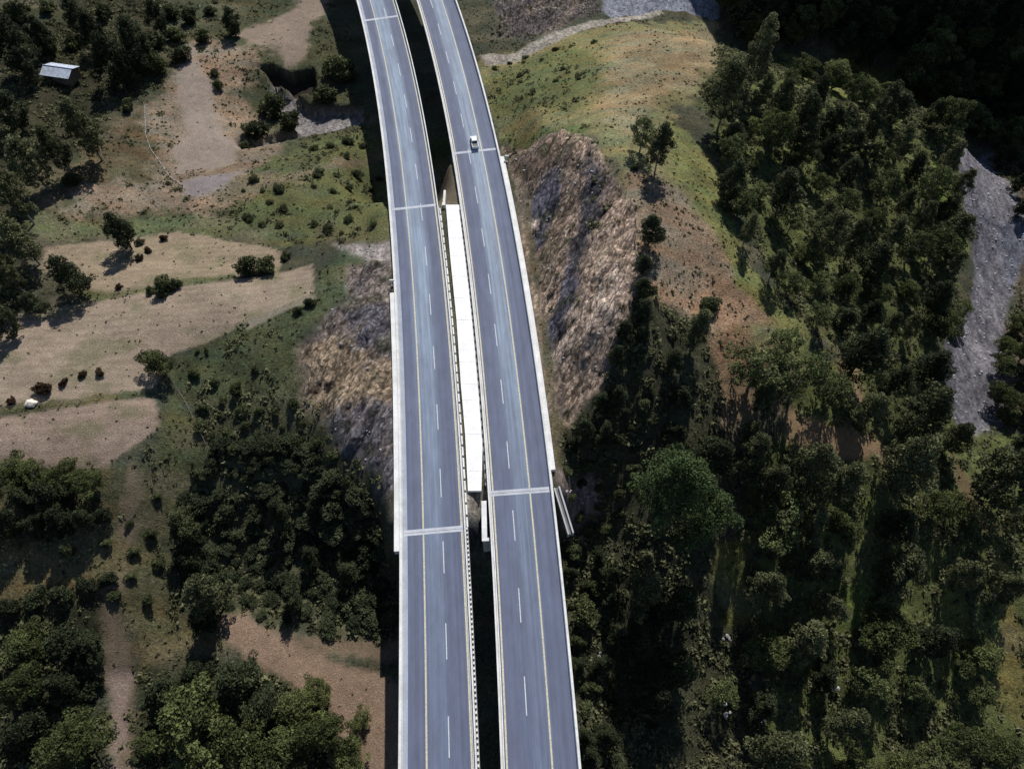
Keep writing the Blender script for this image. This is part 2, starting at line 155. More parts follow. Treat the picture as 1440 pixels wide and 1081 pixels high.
TREES = [
(-115.3, 199.7, 13.3, 'dark', 'shadowed_hill'),
(-117.4, 185.3, 10.4, 'dark', 'shadowed_hill'),
(-113.1, 193.8, 9.4, 'dark', 'shadowed_hill'),
(-114.7, 216.2, 9.1, 'dark', 'shadowed_hill'),
(-111.7, 149.8, 9.9, 'tall', 't_below_shack'),
(-116.4, 141.9, 7.9, 'tall', 't_narrow_left'),
(-119.8, 135.5, 11.3, 'tall', 'left_edge'),
(-134.2, 157.6, 9.4, 'dark', 'left_edge'),
(-144.3, 186.7, 11.0, 'dark', 'left_edge'),
(-139.8, 181.1, 6.9, 'dark', 'left_edge'),
(-142.1, 198.2, 7.3, 'dark', 'left_edge'),
(-118.1, 122.5, 8.3, 'tall', 'left_edge'),
(-110.7, 108.1, 7.9, 'tall', 'left_edge'),
(-104.6, 93.4, 6.1, 'dark', 'left_edge'),
(-109.1, 97.9, 6.7, 'tall', 'left_edge'),
(-106.2, 85.8, 5.3, 'dark', 'left_edge'),
(-92.5, 115.3, 8.0, 'dark', 't_verge_dark'),
(-97.9, 99.4, 8.1, 'dark', 't_field_corner'),
(-61.8, 107.4, 6.3, 'bush', 'b_field_dark'),
(-57.7, 108.3, 5.3, 'bush', 'b_field_dark2'),
(-73.4, 78.1, 6.5, 'broad', 't_round_fence'),
(-54.6, 112.8, 2.7, 'bush', 'b_verge_small'),
(-114.6, 138.8, 4.8, 'bush', 'b_grey'),
(-46.9, 92.4, 2.3, 'bush', 'b_pair_a'),
(-44.6, 94.7, 2.7, 'bush', 'b_pair_b'),
(-66.1, 84.0, 1.2, 'bush', 'b_tiny'),
(-68.0, 83.6, 1.2, 'bush', 'b_tiny'),
(-67.7, 78.3, 2.7, 'bush', 'slope_shrubs'),
(-63.0, 76.3, 2.0, 'bush', 'slope_shrubs'),
(-57.9, 74.3, 3.0, 'bush', 'slope_shrubs'),
(-60.8, 72.5, 2.1, 'bush', 'slope_shrubs'),
(-55.5, 70.2, 2.4, 'bush', 'slope_shrubs'),
(-54.4, 78.5, 1.8, 'bush', 'slope_shrubs'),
(-79.2, 100.2, 4.8, 'bush', 'verge_bushes'),
(-77.0, 101.3, 2.9, 'bush', 'verge_bushes'),
(-82.3, 99.7, 2.3, 'bush', 'verge_bushes'),
(-90.1, 101.2, 1.8, 'brown', 'b_hay'),
(-74.6, 186.0, 8.0, 'bush', 'gully_bushes'),
(-76.2, 171.3, 7.2, 'bush', 'gully_bushes'),
(-68.4, 179.7, 6.1, 'bush', 'gully_bushes'),
(-78.7, 165.4, 5.8, 'bush', 'gully_bushes'),
(-60.7, 195.9, 8.2, 'bush', 'gully_bushes'),
(-56.5, 206.3, 10.3, 'bush', 'gully_bushes'),
(-94.5, 197.9, 3.6, 'bush', 'gully_bushes'),
(-92.3, 192.6, 4.0, 'bush', 'gully_bushes'),
(-100.9, 69.4, 2.1, 'brown', 'br1'),
(-95.4, 72.2, 3.8, 'brown', 'br2'),
(-92.2, 74.1, 2.0, 'brown', 'br3'),
(-89.1, 76.0, 1.9, 'brown', 'br4'),
(-85.8, 76.6, 2.1, 'brown', 'br5'),
(-91.2, 117.4, 2.3, 'brown', 'br6'),
(-88.1, 114.5, 2.2, 'brown', 'br7'),
(-88.9, 111.2, 2.2, 'brown', 'br8'),
(-86.0, 119.1, 2.1, 'brown', 'br9'),
(-94.9, 52.8, 6.2, 'broad', 'hedge_trees'),
(-90.9, 53.7, 5.7, 'broad', 'hedge_trees'),
(-85.2, 52.9, 5.9, 'broad', 'hedge_trees'),
(-80.3, 52.1, 5.6, 'broad', 'hedge_trees'),
(-91.5, 49.3, 5.9, 'dark', 'hedge_trees'),
(-85.9, 49.1, 5.9, 'dark', 'hedge_trees'),
(-93.5, 44.6, 5.8, 'dark', 'lower_hedge'),
(-88.9, 44.5, 5.3, 'dark', 'lower_hedge'),
(-83.9, 45.1, 5.6, 'dark', 'lower_hedge'),
(-80.0, 45.8, 4.8, 'dark', 'lower_hedge'),
(-77.7, 47.0, 3.5, 'dark', 'lower_hedge'),
(-82.9, 40.4, 3.2, 'dark', 't_lone_dark'),
(-92.3, 30.8, 4.4, 'bush', 'bottom_left_wood'),
(-87.8, 32.5, 4.5, 'bush', 'bottom_left_wood'),
(-83.6, 33.4, 4.2, 'bush', 'bottom_left_wood'),
(-79.5, 35.1, 4.0, 'bush', 'bottom_left_wood'),
(-76.0, 36.1, 3.5, 'bush', 'bottom_left_wood'),
(-86.4, 24.3, 8.3, 'broad', 'bottom_left_wood'),
(-79.8, 24.4, 7.0, 'dark', 'bottom_left_wood'),
(-76.4, 24.8, 5.6, 'dark', 'bottom_left_wood'),
(-84.4, 17.7, 7.9, 'broad', 'bottom_left_wood'),
(-79.0, 18.3, 6.2, 'dark', 'bottom_left_wood'),
(-76.3, 18.4, 4.4, 'bush', 'bottom_left_wood'),
(-73.9, 9.5, 10.2, 'broad', 't_green_bottom'),
(-82.9, 10.5, 7.2, 'dark', 'bottom_left_wood'),
(-53.7, 11.6, 13.5, 'broad', 't_big_bottom'),
(-62.2, 16.8, 8.0, 'dark', 'bottom_wood'),
(-62.8, 9.8, 6.2, 'broad', 'bottom_wood'),
(-49.9, 19.2, 8.3, 'dark', 'bottom_wood'),
(-44.2, 15.2, 8.7, 'dark', 'bottom_wood'),
(-45.8, 8.7, 9.3, 'broad', 'bottom_wood'),
(-38.0, 15.5, 7.6, 'broad', 'bottom_wood'),
(-38.7, 9.2, 9.1, 'broad', 'bottom_wood'),
(-32.7, 10.9, 8.2, 'broad', 'bottom_wood'),
(-35.5, 17.4, 5.2, 'broad', 'bottom_wood'),
(-27.2, 13.1, 3.8, 'broad', 't_pale_track'),
(-28.2, 7.1, 5.4, 'broad', 'bottom_wood'),
(-57.0, 20.0, 6.4, 'dark', 'bottom_wood'),
(-64.3, 46.6, 6.3, 'tall', 'slope_wood'),
(-63.5, 40.5, 6.1, 'dark', 'slope_wood'),
(-56.6, 33.4, 7.9, 'tall', 'slope_wood'),
(-58.3, 30.0, 5.4, 'dark', 'slope_wood'),
(30.0, 130.9, 7.1, 'airy', 't_ridge_wide'),
(32.6, 123.1, 6.8, 'tall', 't_ridge_dark'),
(28.0, 123.7, 1.9, 'bush', 'b_ridge_small'),
(28.4, 99.6, 5.8, 'dark', 't_crest'),
(36.6, 79.7, 6.6, 'tall', 't_slope_dark'),
(42.0, 90.3, 4.5, 'bush', 'b_slope_dark'),
(22.1, 79.0, 4.7, 'dark', 'crest_small'),
(20.5, 74.7, 4.2, 'dark', 'crest_small'),
(17.5, 67.7, 4.7, 'dark', 'crest_small'),
(14.2, 63.0, 4.7, 'dark', 'crest_small'),
(12.0, 60.8, 3.6, 'dark', 'crest_small'),
(20.8, 68.3, 4.2, 'dark', 'crest_small'),
(18.2, 62.2, 4.2, 'dark', 'crest_small'),
(32.1, 74.6, 4.7, 'dark', 't_shadow_column'),  # tree put in for the black shadow column on the slope
(33.7, 68.5, 5.0, 'dark', 'slope_talls'),  # this dark tree and the next are added to extend the shadow column
(32.7, 63.1, 4.7, 'dark', 'slope_talls'),
(26.3, 91.9, 4.2, 'dark', 'crest_small'),  # this and the next three dark trees are added as a shadow strip
(26.0, 86.6, 4.4, 'dark', 'crest_small'),
(26.0, 82.6, 4.2, 'dark', 'crest_small'),
(25.4, 79.0, 4.1, 'dark', 'crest_small'),
(25.5, 34.7, 8.1, 'tall', 'shadow_fill_trees'),  # this group is added so dark crowns fill the pine's shadow area
(32.7, 33.1, 8.2, 'dark', 'shadow_fill_trees'),
(25.1, 26.4, 7.6, 'dark', 'shadow_fill_trees'),
(31.8, 22.3, 8.1, 'dark', 'shadow_fill_trees'),
(26.7, 16.9, 7.2, 'dark', 'shadow_fill_trees'),
(28.3, 32.1, 6.9, 'dark', 'shadow_fill_trees'),
(48.1, 63.9, 5.6, 'tall', 'slope_talls'),
(50.8, 69.8, 4.9, 'tall', 'slope_talls'),
(30.8, 48.0, 19.1, 'pine', 't_big_pine'),
(40.7, 59.4, 8.3, 'dark', 'slope_talls'),
(49.4, 74.3, 11.3, 'airy', 'spreading'),
(58.4, 73.1, 10.8, 'airy', 'spreading'),
(66.1, 72.8, 8.7, 'airy', 'spreading'),
(55.5, 79.9, 7.3, 'airy', 'spreading'),
(59.0, 56.5, 9.6, 'tall', 'slope_talls'),
(52.0, 54.6, 7.8, 'tall', 'slope_talls'),
(65.0, 54.0, 7.8, 'tall', 'slope_talls'),
(47.5, 58.6, 6.1, 'tall', 'slope_talls'),
(60.3, 48.1, 7.0, 'tall', 'slope_talls'),
(145.8, 224.7, 15.0, 'broad', 'ridge_top'),
(154.4, 219.7, 11.3, 'broad', 'ridge_top'),
(111.8, 180.2, 8.4, 'broad', 'ridge_top'),
(103.4, 175.7, 7.0, 'broad', 'ridge_top'),
(95.5, 182.4, 8.7, 'broad', 'ridge_top'),
(87.1, 185.8, 7.1, 'broad', 'ridge_top'),
(66.2, 170.3, 9.5, 'tall', 'ridge_top'),
(126.1, 168.4, 8.9, 'broad', 'ridge_top'),
(86.6, 110.3, 8.2, 'dark', 'ridge_wood'),
(85.6, 153.9, 7.8, 'dark', 'ridge_wood'),
(57.5, 100.3, 5.8, 'tall', 'ridge_wood'),
(110.1, 114.5, 5.6, 'tall', 'ridge_wood'),
(52.6, 108.8, 4.8, 'tall', 'ridge_wood'),
(94.2, 96.0, 5.2, 'tall', 'ridge_wood'),
(82.1, 114.8, 5.5, 'tall', 'ridge_wood'),
(114.2, 107.5, 6.3, 'airy', 'ridge_wood'),
(67.1, 90.2, 5.2, 'airy', 'ridge_wood'),
(67.4, 119.3, 4.6, 'airy', 'ridge_wood'),
(53.5, 135.6, 6.1, 'airy', 'ridge_wood'),
(60.4, 127.5, 5.4, 'airy', 'ridge_wood'),
(97.2, 107.4, 4.8, 'broad', 'ridge_wood'),
(74.7, 142.7, 7.5, 'broad', 'ridge_wood'),
(83.2, 97.0, 5.9, 'dark', 'ridge_wood'),
(61.4, 98.0, 6.8, 'airy', 'ridge_wood'),
(88.4, 141.3, 6.2, 'dark', 'ridge_wood'),
(73.7, 147.2, 8.0, 'tall', 'ridge_wood'),
(114.1, 124.6, 8.7, 'tall', 'ridge_wood'),
(61.9, 138.9, 5.1, 'broad', 'ridge_wood'),
(64.9, 124.1, 8.9, 'tall', 'ridge_wood'),
(83.4, 164.9, 7.2, 'dark', 'ridge_wood'),
(55.8, 142.7, 8.5, 'dark', 'ridge_wood'),
(100.5, 118.3, 7.9, 'airy', 'ridge_wood'),
(69.9, 111.3, 5.8, 'broad', 'ridge_wood'),
(113.0, 140.9, 9.1, 'airy', 'ridge_wood'),
(97.3, 137.2, 9.0, 'airy', 'ridge_wood'),
(107.8, 120.0, 9.5, 'airy', 'ridge_wood'),
(85.3, 130.4, 5.7, 'airy', 'ridge_wood'),
(108.6, 166.6, 9.5, 'dark', 'ridge_wood'),
(75.1, 93.0, 5.6, 'dark', 'ridge_wood'),
(98.0, 155.7, 8.5, 'tall', 'ridge_wood'),
(91.6, 151.3, 6.6, 'dark', 'ridge_wood'),
(69.9, 100.2, 7.1, 'airy', 'ridge_wood'),
(67.6, 162.3, 5.6, 'tall', 'ridge_wood'),
(118.8, 138.3, 6.9, 'dark', 'ridge_wood'),
(66.2, 145.1, 9.6, 'broad', 'ridge_wood'),
(105.9, 153.0, 6.4, 'tall', 'ridge_wood'),
(118.6, 148.5, 7.2, 'tall', 'ridge_wood'),
(105.1, 99.0, 7.2, 'broad', 'ridge_wood'),
(61.1, 173.9, 8.4, 'broad', 'ridge_wood'),
(102.9, 134.2, 5.6, 'tall', 'ridge_wood'),
(52.8, 117.8, 6.8, 'broad', 'ridge_wood'),
(53.7, 150.5, 9.3, 'tall', 'ridge_wood'),
(104.4, 105.6, 6.9, 'dark', 'ridge_wood'),
(109.7, 147.4, 5.4, 'dark', 'ridge_wood'),
(94.8, 120.8, 5.6, 'tall', 'ridge_wood'),
(121.9, 169.6, 5.6, 'dark', 'ridge_wood'),
(96.7, 170.2, 7.9, 'airy', 'ridge_wood'),
(75.5, 121.2, 5.8, 'tall', 'ridge_wood'),
(92.3, 127.5, 5.9, 'broad', 'ridge_wood'),
(50.9, 122.3, 7.6, 'dark', 'ridge_wood'),
(78.7, 104.4, 6.2, 'broad', 'ridge_wood'),
(76.7, 169.7, 6.6, 'airy', 'ridge_wood'),
(78.5, 135.3, 5.2, 'broad', 'ridge_wood'),
(124.7, 162.5, 7.2, 'airy', 'ridge_wood'),
(98.2, 148.4, 6.6, 'airy', 'ridge_wood'),
(105.1, 127.8, 5.4, 'tall', 'ridge_wood'),
(83.8, 147.0, 5.8, 'dark', 'ridge_wood'),
(85.6, 92.2, 4.5, 'tall', 'ridge_wood'),
(88.3, 104.9, 6.9, 'broad', 'ridge_wood'),
(68.5, 151.4, 7.1, 'tall', 'ridge_wood'),
(124.8, 146.1, 6.0, 'tall', 'ridge_wood'),
(73.7, 111.9, 7.5, 'tall', 'ridge_wood'),
(87.9, 10.7, 9.1, 'airy', 'river_wood'),
(47.2, 8.1, 9.5, 'tall', 'river_wood'),
(79.1, 57.8, 10.0, 'tall', 'river_wood'),
(65.4, 5.8, 6.3, 'broad', 'river_wood'),
(51.1, 26.2, 10.3, 'broad', 'river_wood'),
(108.9, 51.6, 7.0, 'tall', 'river_wood'),
(62.6, 21.9, 6.9, 'dark', 'river_wood'),
(78.0, 40.4, 10.3, 'tall', 'river_wood'),
(95.9, 19.3, 6.3, 'airy', 'river_wood'),
(60.5, 40.7, 8.4, 'tall', 'river_wood'),
(98.0, 9.5, 8.6, 'broad', 'river_wood'),
(49.4, 35.9, 8.5, 'tall', 'river_wood'),
(97.8, 86.7, 10.2, 'dark', 'river_wood'),
(101.2, 57.1, 11.0, 'tall', 'river_wood'),
(41.3, 18.8, 6.3, 'airy', 'river_wood'),
(72.7, 67.7, 6.9, 'tall', 'river_wood'),
(85.8, 28.6, 10.3, 'dark', 'river_wood'),
(83.4, 67.1, 9.0, 'tall', 'river_wood'),
(63.6, 13.4, 7.3, 'tall', 'river_wood'),
(97.8, 68.5, 6.2, 'tall', 'river_wood'),
(68.1, 49.5, 6.0, 'broad', 'river_wood'),
(98.5, 51.0, 10.5, 'airy', 'river_wood'),
(93.0, 40.5, 6.4, 'tall', 'river_wood'),
(91.0, 54.6, 6.7, 'broad', 'river_wood'),
(75.0, 6.1, 7.7, 'broad', 'river_wood'),
(74.5, 80.9, 11.0, 'dark', 'river_wood'),
(74.9, 30.0, 11.3, 'broad', 'river_wood'),
(64.6, 34.3, 6.1, 'tall', 'river_wood'),
(104.1, 38.9, 7.6, 'tall', 'river_wood'),
(81.7, 20.4, 5.8, 'airy', 'river_wood'),
(79.6, 49.4, 7.6, 'dark', 'river_wood'),
(48.6, 16.2, 6.5, 'dark', 'river_wood'),
(54.3, 4.3, 8.5, 'dark', 'river_wood'),
(70.9, 19.9, 7.4, 'airy', 'river_wood'),
(80.5, 4.1, 8.0, 'tall', 'river_wood'),
(96.7, 26.7, 8.3, 'broad', 'river_wood'),
(53.5, 48.4, 10.5, 'airy', 'river_wood'),
(83.9, 78.6, 8.1, 'dark', 'river_wood'),
(57.8, 27.6, 9.1, 'tall', 'river_wood'),
(90.7, 245.5, 9.6, 'broad', 'far_slope'),
(166.2, 233.6, 9.3, 'broad', 'far_slope'),
(171.1, 205.2, 10.0, 'broad', 'far_slope'),
(135.6, 243.8, 12.9, 'broad', 'far_slope'),
(178.2, 201.4, 12.2, 'broad', 'far_slope'),
(158.0, 241.7, 9.8, 'dark', 'far_slope'),
(174.8, 233.9, 10.1, 'dark', 'far_slope'),
(178.5, 227.3, 11.3, 'broad', 'far_slope'),
(81.8, 257.8, 9.1, 'broad', 'far_slope'),
(170.8, 220.8, 10.9, 'broad', 'far_slope'),
(98.2, 250.4, 11.2, 'dark', 'far_slope'),
(162.5, 223.9, 11.9, 'dark', 'far_slope'),
(128.0, 247.8, 9.4, 'dark', 'far_slope'),
(153.6, 232.3, 10.4, 'broad', 'far_slope'),
(116.9, 248.5, 11.3, 'broad', 'far_slope'),
(107.2, 245.9, 12.2, 'broad', 'far_slope'),
(164.5, 238.8, 12.3, 'dark', 'far_slope'),
(144.4, 245.7, 10.5, 'dark', 'far_slope'),
(107.6, 252.2, 12.8, 'dark', 'far_slope'),
(142.9, 239.6, 9.1, 'dark', 'far_slope'),
(181.8, 220.0, 10.0, 'dark', 'far_slope'),
(154.1, 237.7, 11.4, 'broad', 'far_slope'),
(181.4, 211.3, 12.4, 'dark', 'far_slope'),
(171.2, 225.7, 10.4, 'dark', 'far_slope'),
(164.2, 209.8, 10.5, 'broad', 'far_slope'),
(131.8, 236.6, 12.9, 'dark', 'far_slope'),
(177.5, 237.4, 8.4, 'dark', 'far_slope'),
(124.4, 241.3, 11.6, 'dark', 'far_slope'),
(-58.6, 45.5, 4.9, 'bush', 'slope_wood'),
(-50.4, 38.1, 3.0, 'bush', 'slope_wood'),
(-41.3, 50.1, 6.2, 'bush', 'slope_wood'),
(-59.6, 63.0, 4.6, 'bush', 'slope_wood'),
(-51.1, 55.5, 4.8, 'bush', 'slope_wood'),
(-32.3, 45.8, 3.5, 'bush', 'slope_wood'),
(-61.5, 44.1, 4.6, 'bush', 'slope_wood'),
(-35.8, 51.5, 6.1, 'bush', 'slope_wood'),
(-46.0, 47.5, 5.8, 'bush', 'slope_wood'),
(-46.2, 38.9, 6.1, 'bush', 'slope_wood'),
(-52.4, 52.1, 6.1, 'bush', 'slope_wood'),
(-61.1, 40.8, 6.0, 'bush', 'slope_wood'),
(-49.7, 46.3, 4.8, 'bush', 'slope_wood'),
(-63.5, 52.6, 5.4, 'bush', 'slope_wood'),
(-38.3, 39.4, 5.0, 'bush', 'slope_wood'),
(-40.6, 42.8, 4.8, 'dark', 'slope_wood'),
(-56.2, 42.8, 2.7, 'bush', 'slope_wood'),
(-28.0, 40.8, 3.1, 'bush', 'slope_wood'),
(-46.8, 50.7, 5.4, 'dark', 'slope_wood'),
(-39.2, 36.2, 3.2, 'bush', 'slope_wood'),
(-56.3, 54.2, 3.6, 'bush', 'slope_wood'),
(-51.5, 59.5, 4.0, 'bush', 'slope_wood'),
(-40.4, 58.2, 4.5, 'bush', 'slope_wood'),
(-29.6, 47.7, 6.1, 'bush', 'slope_wood'),
(-42.0, 55.2, 2.9, 'bush', 'slope_wood'),
(-53.6, 63.6, 6.0, 'bush', 'slope_wood'),
(-63.6, 57.6, 4.1, 'bush', 'slope_wood'),
(-44.2, 31.9, 2.7, 'bush', 'slope_wood'),
(-30.4, 34.6, 5.4, 'bush', 'slope_wood'),
(-42.5, 46.7, 5.3, 'bush', 'slope_wood'),
(-45.8, 59.7, 4.5, 'bush', 'slope_wood'),
(-27.3, 30.8, 5.7, 'bush', 'slope_wood'),
(-47.6, 55.6, 3.7, 'bush', 'slope_wood'),
(-66.4, 53.1, 3.5, 'bush', 'slope_wood'),
(-52.1, 34.6, 3.0, 'bush', 'slope_wood'),
(-32.2, 39.7, 5.6, 'dark', 'slope_wood'),
(-35.6, 34.6, 4.5, 'bush', 'slope_wood'),
(-25.8, 43.0, 4.1, 'bush', 'slope_wood'),
(-46.3, 63.3, 5.6, 'bush', 'slope_wood'),
(-55.9, 47.3, 4.4, 'bush', 'slope_wood'),
(-57.3, 58.5, 3.4, 'bush', 'slope_wood'),
(-31.1, 53.0, 5.4, 'bush', 'slope_wood'),
(-26.9, 34.8, 4.6, 'bush', 'slope_wood'),
(-35.9, 56.7, 5.4, 'bush', 'slope_wood'),
(-41.5, 38.7, 4.7, 'bush', 'slope_wood'),
(-38.3, 45.4, 4.1, 'bush', 'slope_wood'),
(-53.3, 45.3, 4.2, 'bush', 'slope_wood'),
(-60.5, 54.8, 3.8, 'bush', 'slope_wood'),
(-47.8, 35.0, 3.7, 'bush', 'slope_wood'),
(-35.3, 47.8, 6.3, 'bush', 'slope_wood'),
(-42.9, 34.8, 5.4, 'dark', 'slope_wood'),
(-59.8, 48.7, 4.0, 'bush', 'slope_wood'),
(-53.1, 49.3, 4.0, 'bush', 'slope_wood'),
(-36.0, 30.1, 5.3, 'bush', 'slope_wood'),
(-41.2, 61.2, 6.0, 'bush', 'slope_wood'),
(-45.7, 43.0, 4.2, 'bush', 'slope_wood'),
(-49.6, 42.7, 3.3, 'bush', 'slope_wood'),
(-25.7, 37.6, 3.8, 'bush', 'slope_wood'),
(-63.7, 49.3, 3.6, 'bush', 'slope_wood'),
(-49.2, 31.6, 2.5, 'bush', 'slope_wood'),
(-40.9, 32.9, 3.3, 'bush', 'slope_wood'),
(-57.0, 39.6, 4.1, 'bush', 'slope_wood'),
(-61.1, 59.4, 4.2, 'bush', 'slope_wood'),
(-63.2, 45.5, 5.5, 'dark', 'slope_wood'),
(-55.8, 33.8, 2.9, 'bush', 'slope_wood'),
(-34.9, 43.7, 6.2, 'bush', 'slope_wood'),
(-53.9, 38.0, 3.5, 'bush', 'slope_wood'),
(-32.8, 50.3, 3.8, 'bush', 'slope_wood'),
(-23.5, 31.6, 4.3, 'bush', 'slope_wood'),
(-30.9, 30.5, 3.8, 'bush', 'slope_wood'),
(-52.5, 41.4, 4.0, 'bush', 'slope_wood'),
(-33.4, 37.1, 3.2, 'bush', 'slope_wood'),
(-26.1, 45.9, 4.4, 'bush', 'slope_wood'),
(-29.8, 38.1, 2.6, 'bush', 'slope_wood'),
(-37.9, 54.7, 5.9, 'bush', 'slope_wood'),
(-58.7, 51.5, 4.7, 'bush', 'slope_wood'),
(-50.2, 63.0, 4.9, 'bush', 'slope_wood'),
(-29.5, 50.8, 3.8, 'bush', 'slope_wood'),
(-55.0, 61.1, 3.0, 'bush', 'slope_wood'),
(-39.7, 52.6, 4.3, 'bush', 'slope_wood'),
(-44.2, 53.0, 3.2, 'bush', 'slope_wood'),
(-54.3, 57.4, 3.1, 'bush', 'slope_wood'),
(-29.6, 43.6, 6.2, 'bush', 'slope_wood'),
(-31.7, 52.0, 2.9, 'bush', 'slope_shrubs'),
(-46.2, 62.9, 3.2, 'bush', 'slope_shrubs'),
(-36.6, 56.9, 2.6, 'bush', 'slope_shrubs'),
(-52.5, 65.0, 2.2, 'bush', 'slope_shrubs'),
(-60.7, 69.1, 1.8, 'bush', 'slope_shrubs'),
(-44.7, 60.8, 2.3, 'bush', 'slope_shrubs'),
(-64.3, 70.4, 2.7, 'bush', 'slope_shrubs'),
(-39.7, 59.6, 3.1, 'bush', 'slope_shrubs'),
(-57.3, 62.4, 2.8, 'bush', 'slope_shrubs'),
(-45.1, 70.3, 2.9, 'bush', 'slope_shrubs'),
(-42.8, 66.6, 1.9, 'bush', 'slope_shrubs'),
(-64.1, 66.5, 3.0, 'bush', 'slope_shrubs'),
(-52.7, 60.5, 2.1, 'bush', 'slope_shrubs'),
(-52.5, 69.6, 2.4, 'bush', 'slope_shrubs'),
(-55.1, 66.9, 2.7, 'bush', 'slope_shrubs'),
(-35.2, 53.5, 2.8, 'bush', 'slope_shrubs'),
(-58.7, 65.6, 2.5, 'bush', 'slope_shrubs'),
(-47.2, 66.3, 1.9, 'bush', 'slope_shrubs'),
(-28.6, 50.6, 2.1, 'bush', 'slope_shrubs'),
(-39.2, 62.2, 2.5, 'bush', 'slope_shrubs'),
(-49.7, 60.3, 2.6, 'bush', 'slope_shrubs'),
(-56.9, 69.9, 2.1, 'bush', 'slope_shrubs'),
(-61.3, 62.1, 1.9, 'bush', 'slope_shrubs'),
(-48.8, 69.4, 2.5, 'bush', 'slope_shrubs'),
(-32.6, 55.1, 2.6, 'bush', 'slope_shrubs'),
(-49.7, 62.7, 2.8, 'bush', 'slope_shrubs'),
(-43.2, 63.1, 2.0, 'bush', 'slope_shrubs'),
(-29.0, 48.2, 1.8, 'bush', 'slope_shrubs'),
(-61.8, 65.0, 1.8, 'bush', 'slope_shrubs'),
(-36.1, 59.6, 2.7, 'bush', 'slope_shrubs'),
(-42.6, 58.6, 3.2, 'bush', 'slope_shrubs'),
(24.8, 72.2, 1.5, 'bush', 'crest_scrub'),
(15.3, 58.1, 2.8, 'bush', 'crest_scrub'),
(24.7, 60.9, 1.8, 'bush', 'crest_scrub'),
(22.9, 67.1, 1.8, 'bush', 'crest_scrub'),
(27.4, 65.3, 1.6, 'bush', 'crest_scrub'),
(20.0, 58.1, 2.4, 'bush', 'crest_scrub'),
(13.5, 49.6, 2.7, 'bush', 'crest_scrub'),
(24.2, 64.3, 1.7, 'bush', 'crest_scrub'),
(21.9, 53.7, 2.7, 'bush', 'crest_scrub'),
(17.6, 54.7, 2.4, 'bush', 'crest_scrub'),
(21.2, 62.3, 2.6, 'bush', 'crest_scrub'),
(21.8, 50.3, 1.8, 'bush', 'crest_scrub'),
(19.4, 66.4, 2.4, 'bush', 'crest_scrub'),
(11.5, 51.5, 2.1, 'bush', 'crest_scrub'),
(24.6, 57.9, 2.5, 'bush', 'crest_scrub'),
(30.6, 67.6, 2.6, 'bush', 'crest_scrub'),
(10.7, 55.7, 2.7, 'bush', 'crest_scrub'),
(30.5, 62.7, 1.9, 'bush', 'crest_scrub'),
(27.8, 70.5, 1.8, 'bush', 'crest_scrub'),
(26.3, 67.8, 2.5, 'bush', 'crest_scrub'),
(16.5, 61.8, 2.3, 'bush', 'crest_scrub'),
(19.0, 48.1, 2.6, 'bush', 'crest_scrub'),
(18.0, 51.6, 2.0, 'bush', 'crest_scrub'),
(11.7, 59.9, 2.4, 'bush', 'crest_scrub'),
(25.1, 75.4, 2.6, 'bush', 'crest_scrub'),
(15.6, 47.4, 2.4, 'bush', 'crest_scrub'),
(14.1, 55.4, 2.5, 'bush', 'crest_scrub'),
(15.6, 37.5, 4.1, 'bush', 'viaduct_scrub'),
(19.8, 38.9, 4.0, 'dark', 'viaduct_scrub'),
(17.6, 42.6, 3.6, 'dark', 'viaduct_scrub'),
(19.1, 5.8, 4.8, 'dark', 'viaduct_scrub'),
(19.4, 34.8, 4.3, 'dark', 'viaduct_scrub'),
(14.4, 32.4, 5.4, 'bush', 'viaduct_scrub'),
(17.0, 23.2, 5.1, 'dark', 'viaduct_scrub'),
(12.6, 44.0, 4.2, 'bush', 'viaduct_scrub'),
(15.0, 19.2, 3.7, 'bush', 'viaduct_scrub'),
(19.6, 16.0, 3.5, 'bush', 'viaduct_scrub'),
(12.7, 27.2, 3.6, 'bush', 'viaduct_scrub'),
(19.8, 28.8, 4.1, 'bush', 'viaduct_scrub'),
(17.7, 11.1, 4.6, 'dark', 'viaduct_scrub'),
(14.3, 7.8, 4.9, 'dark', 'viaduct_scrub'),
(13.6, 15.4, 3.0, 'bush', 'viaduct_scrub'),
(19.8, 19.6, 3.3, 'bush', 'viaduct_scrub'),
(13.3, 11.0, 4.3, 'dark', 'viaduct_scrub'),
(12.9, 23.0, 3.5, 'dark', 'viaduct_scrub'),
(11.9, 39.6, 3.1, 'dark', 'viaduct_scrub'),
(-158.9, 216.1, 6.9, 'bush', 'left_edge'),
(-152.6, 222.7, 6.3, 'bush', 'left_edge'),
(-143.0, 198.5, 5.6, 'bush', 'left_edge'),
(-136.6, 210.1, 7.7, 'dark', 'left_edge'),
(-147.0, 200.2, 6.3, 'dark', 'left_edge'),
(-137.2, 202.5, 5.9, 'bush', 'left_edge'),
(-134.5, 221.8, 7.1, 'bush', 'left_edge'),
(-128.8, 201.7, 7.5, 'dark', 'left_edge'),
(-103.8, 232.7, 5.1, 'bush', 'shadowed_hill'),
(-115.3, 208.8, 6.6, 'bush', 'shadowed_hill'),
(-114.5, 187.7, 4.8, 'bush', 'shadowed_hill'),
(-110.3, 195.7, 7.2, 'bush', 'shadowed_hill'),
(-109.7, 213.6, 6.5, 'bush', 'shadowed_hill'),
(-101.0, 214.4, 5.3, 'bush', 'shadowed_hill'),
(-108.5, 225.7, 5.2, 'bush', 'shadowed_hill'),
(-105.2, 202.9, 6.8, 'bush', 'shadowed_hill'),
(-92.8, 220.4, 7.7, 'dark', 'shadowed_hill'),
(-112.7, 174.9, 4.5, 'bush', 'shadowed_hill'),
(-115.0, 226.6, 7.1, 'bush', 'shadowed_hill'),
(-47.1, 137.9, 2.2, 'bush', 'green_slope_bushes'),
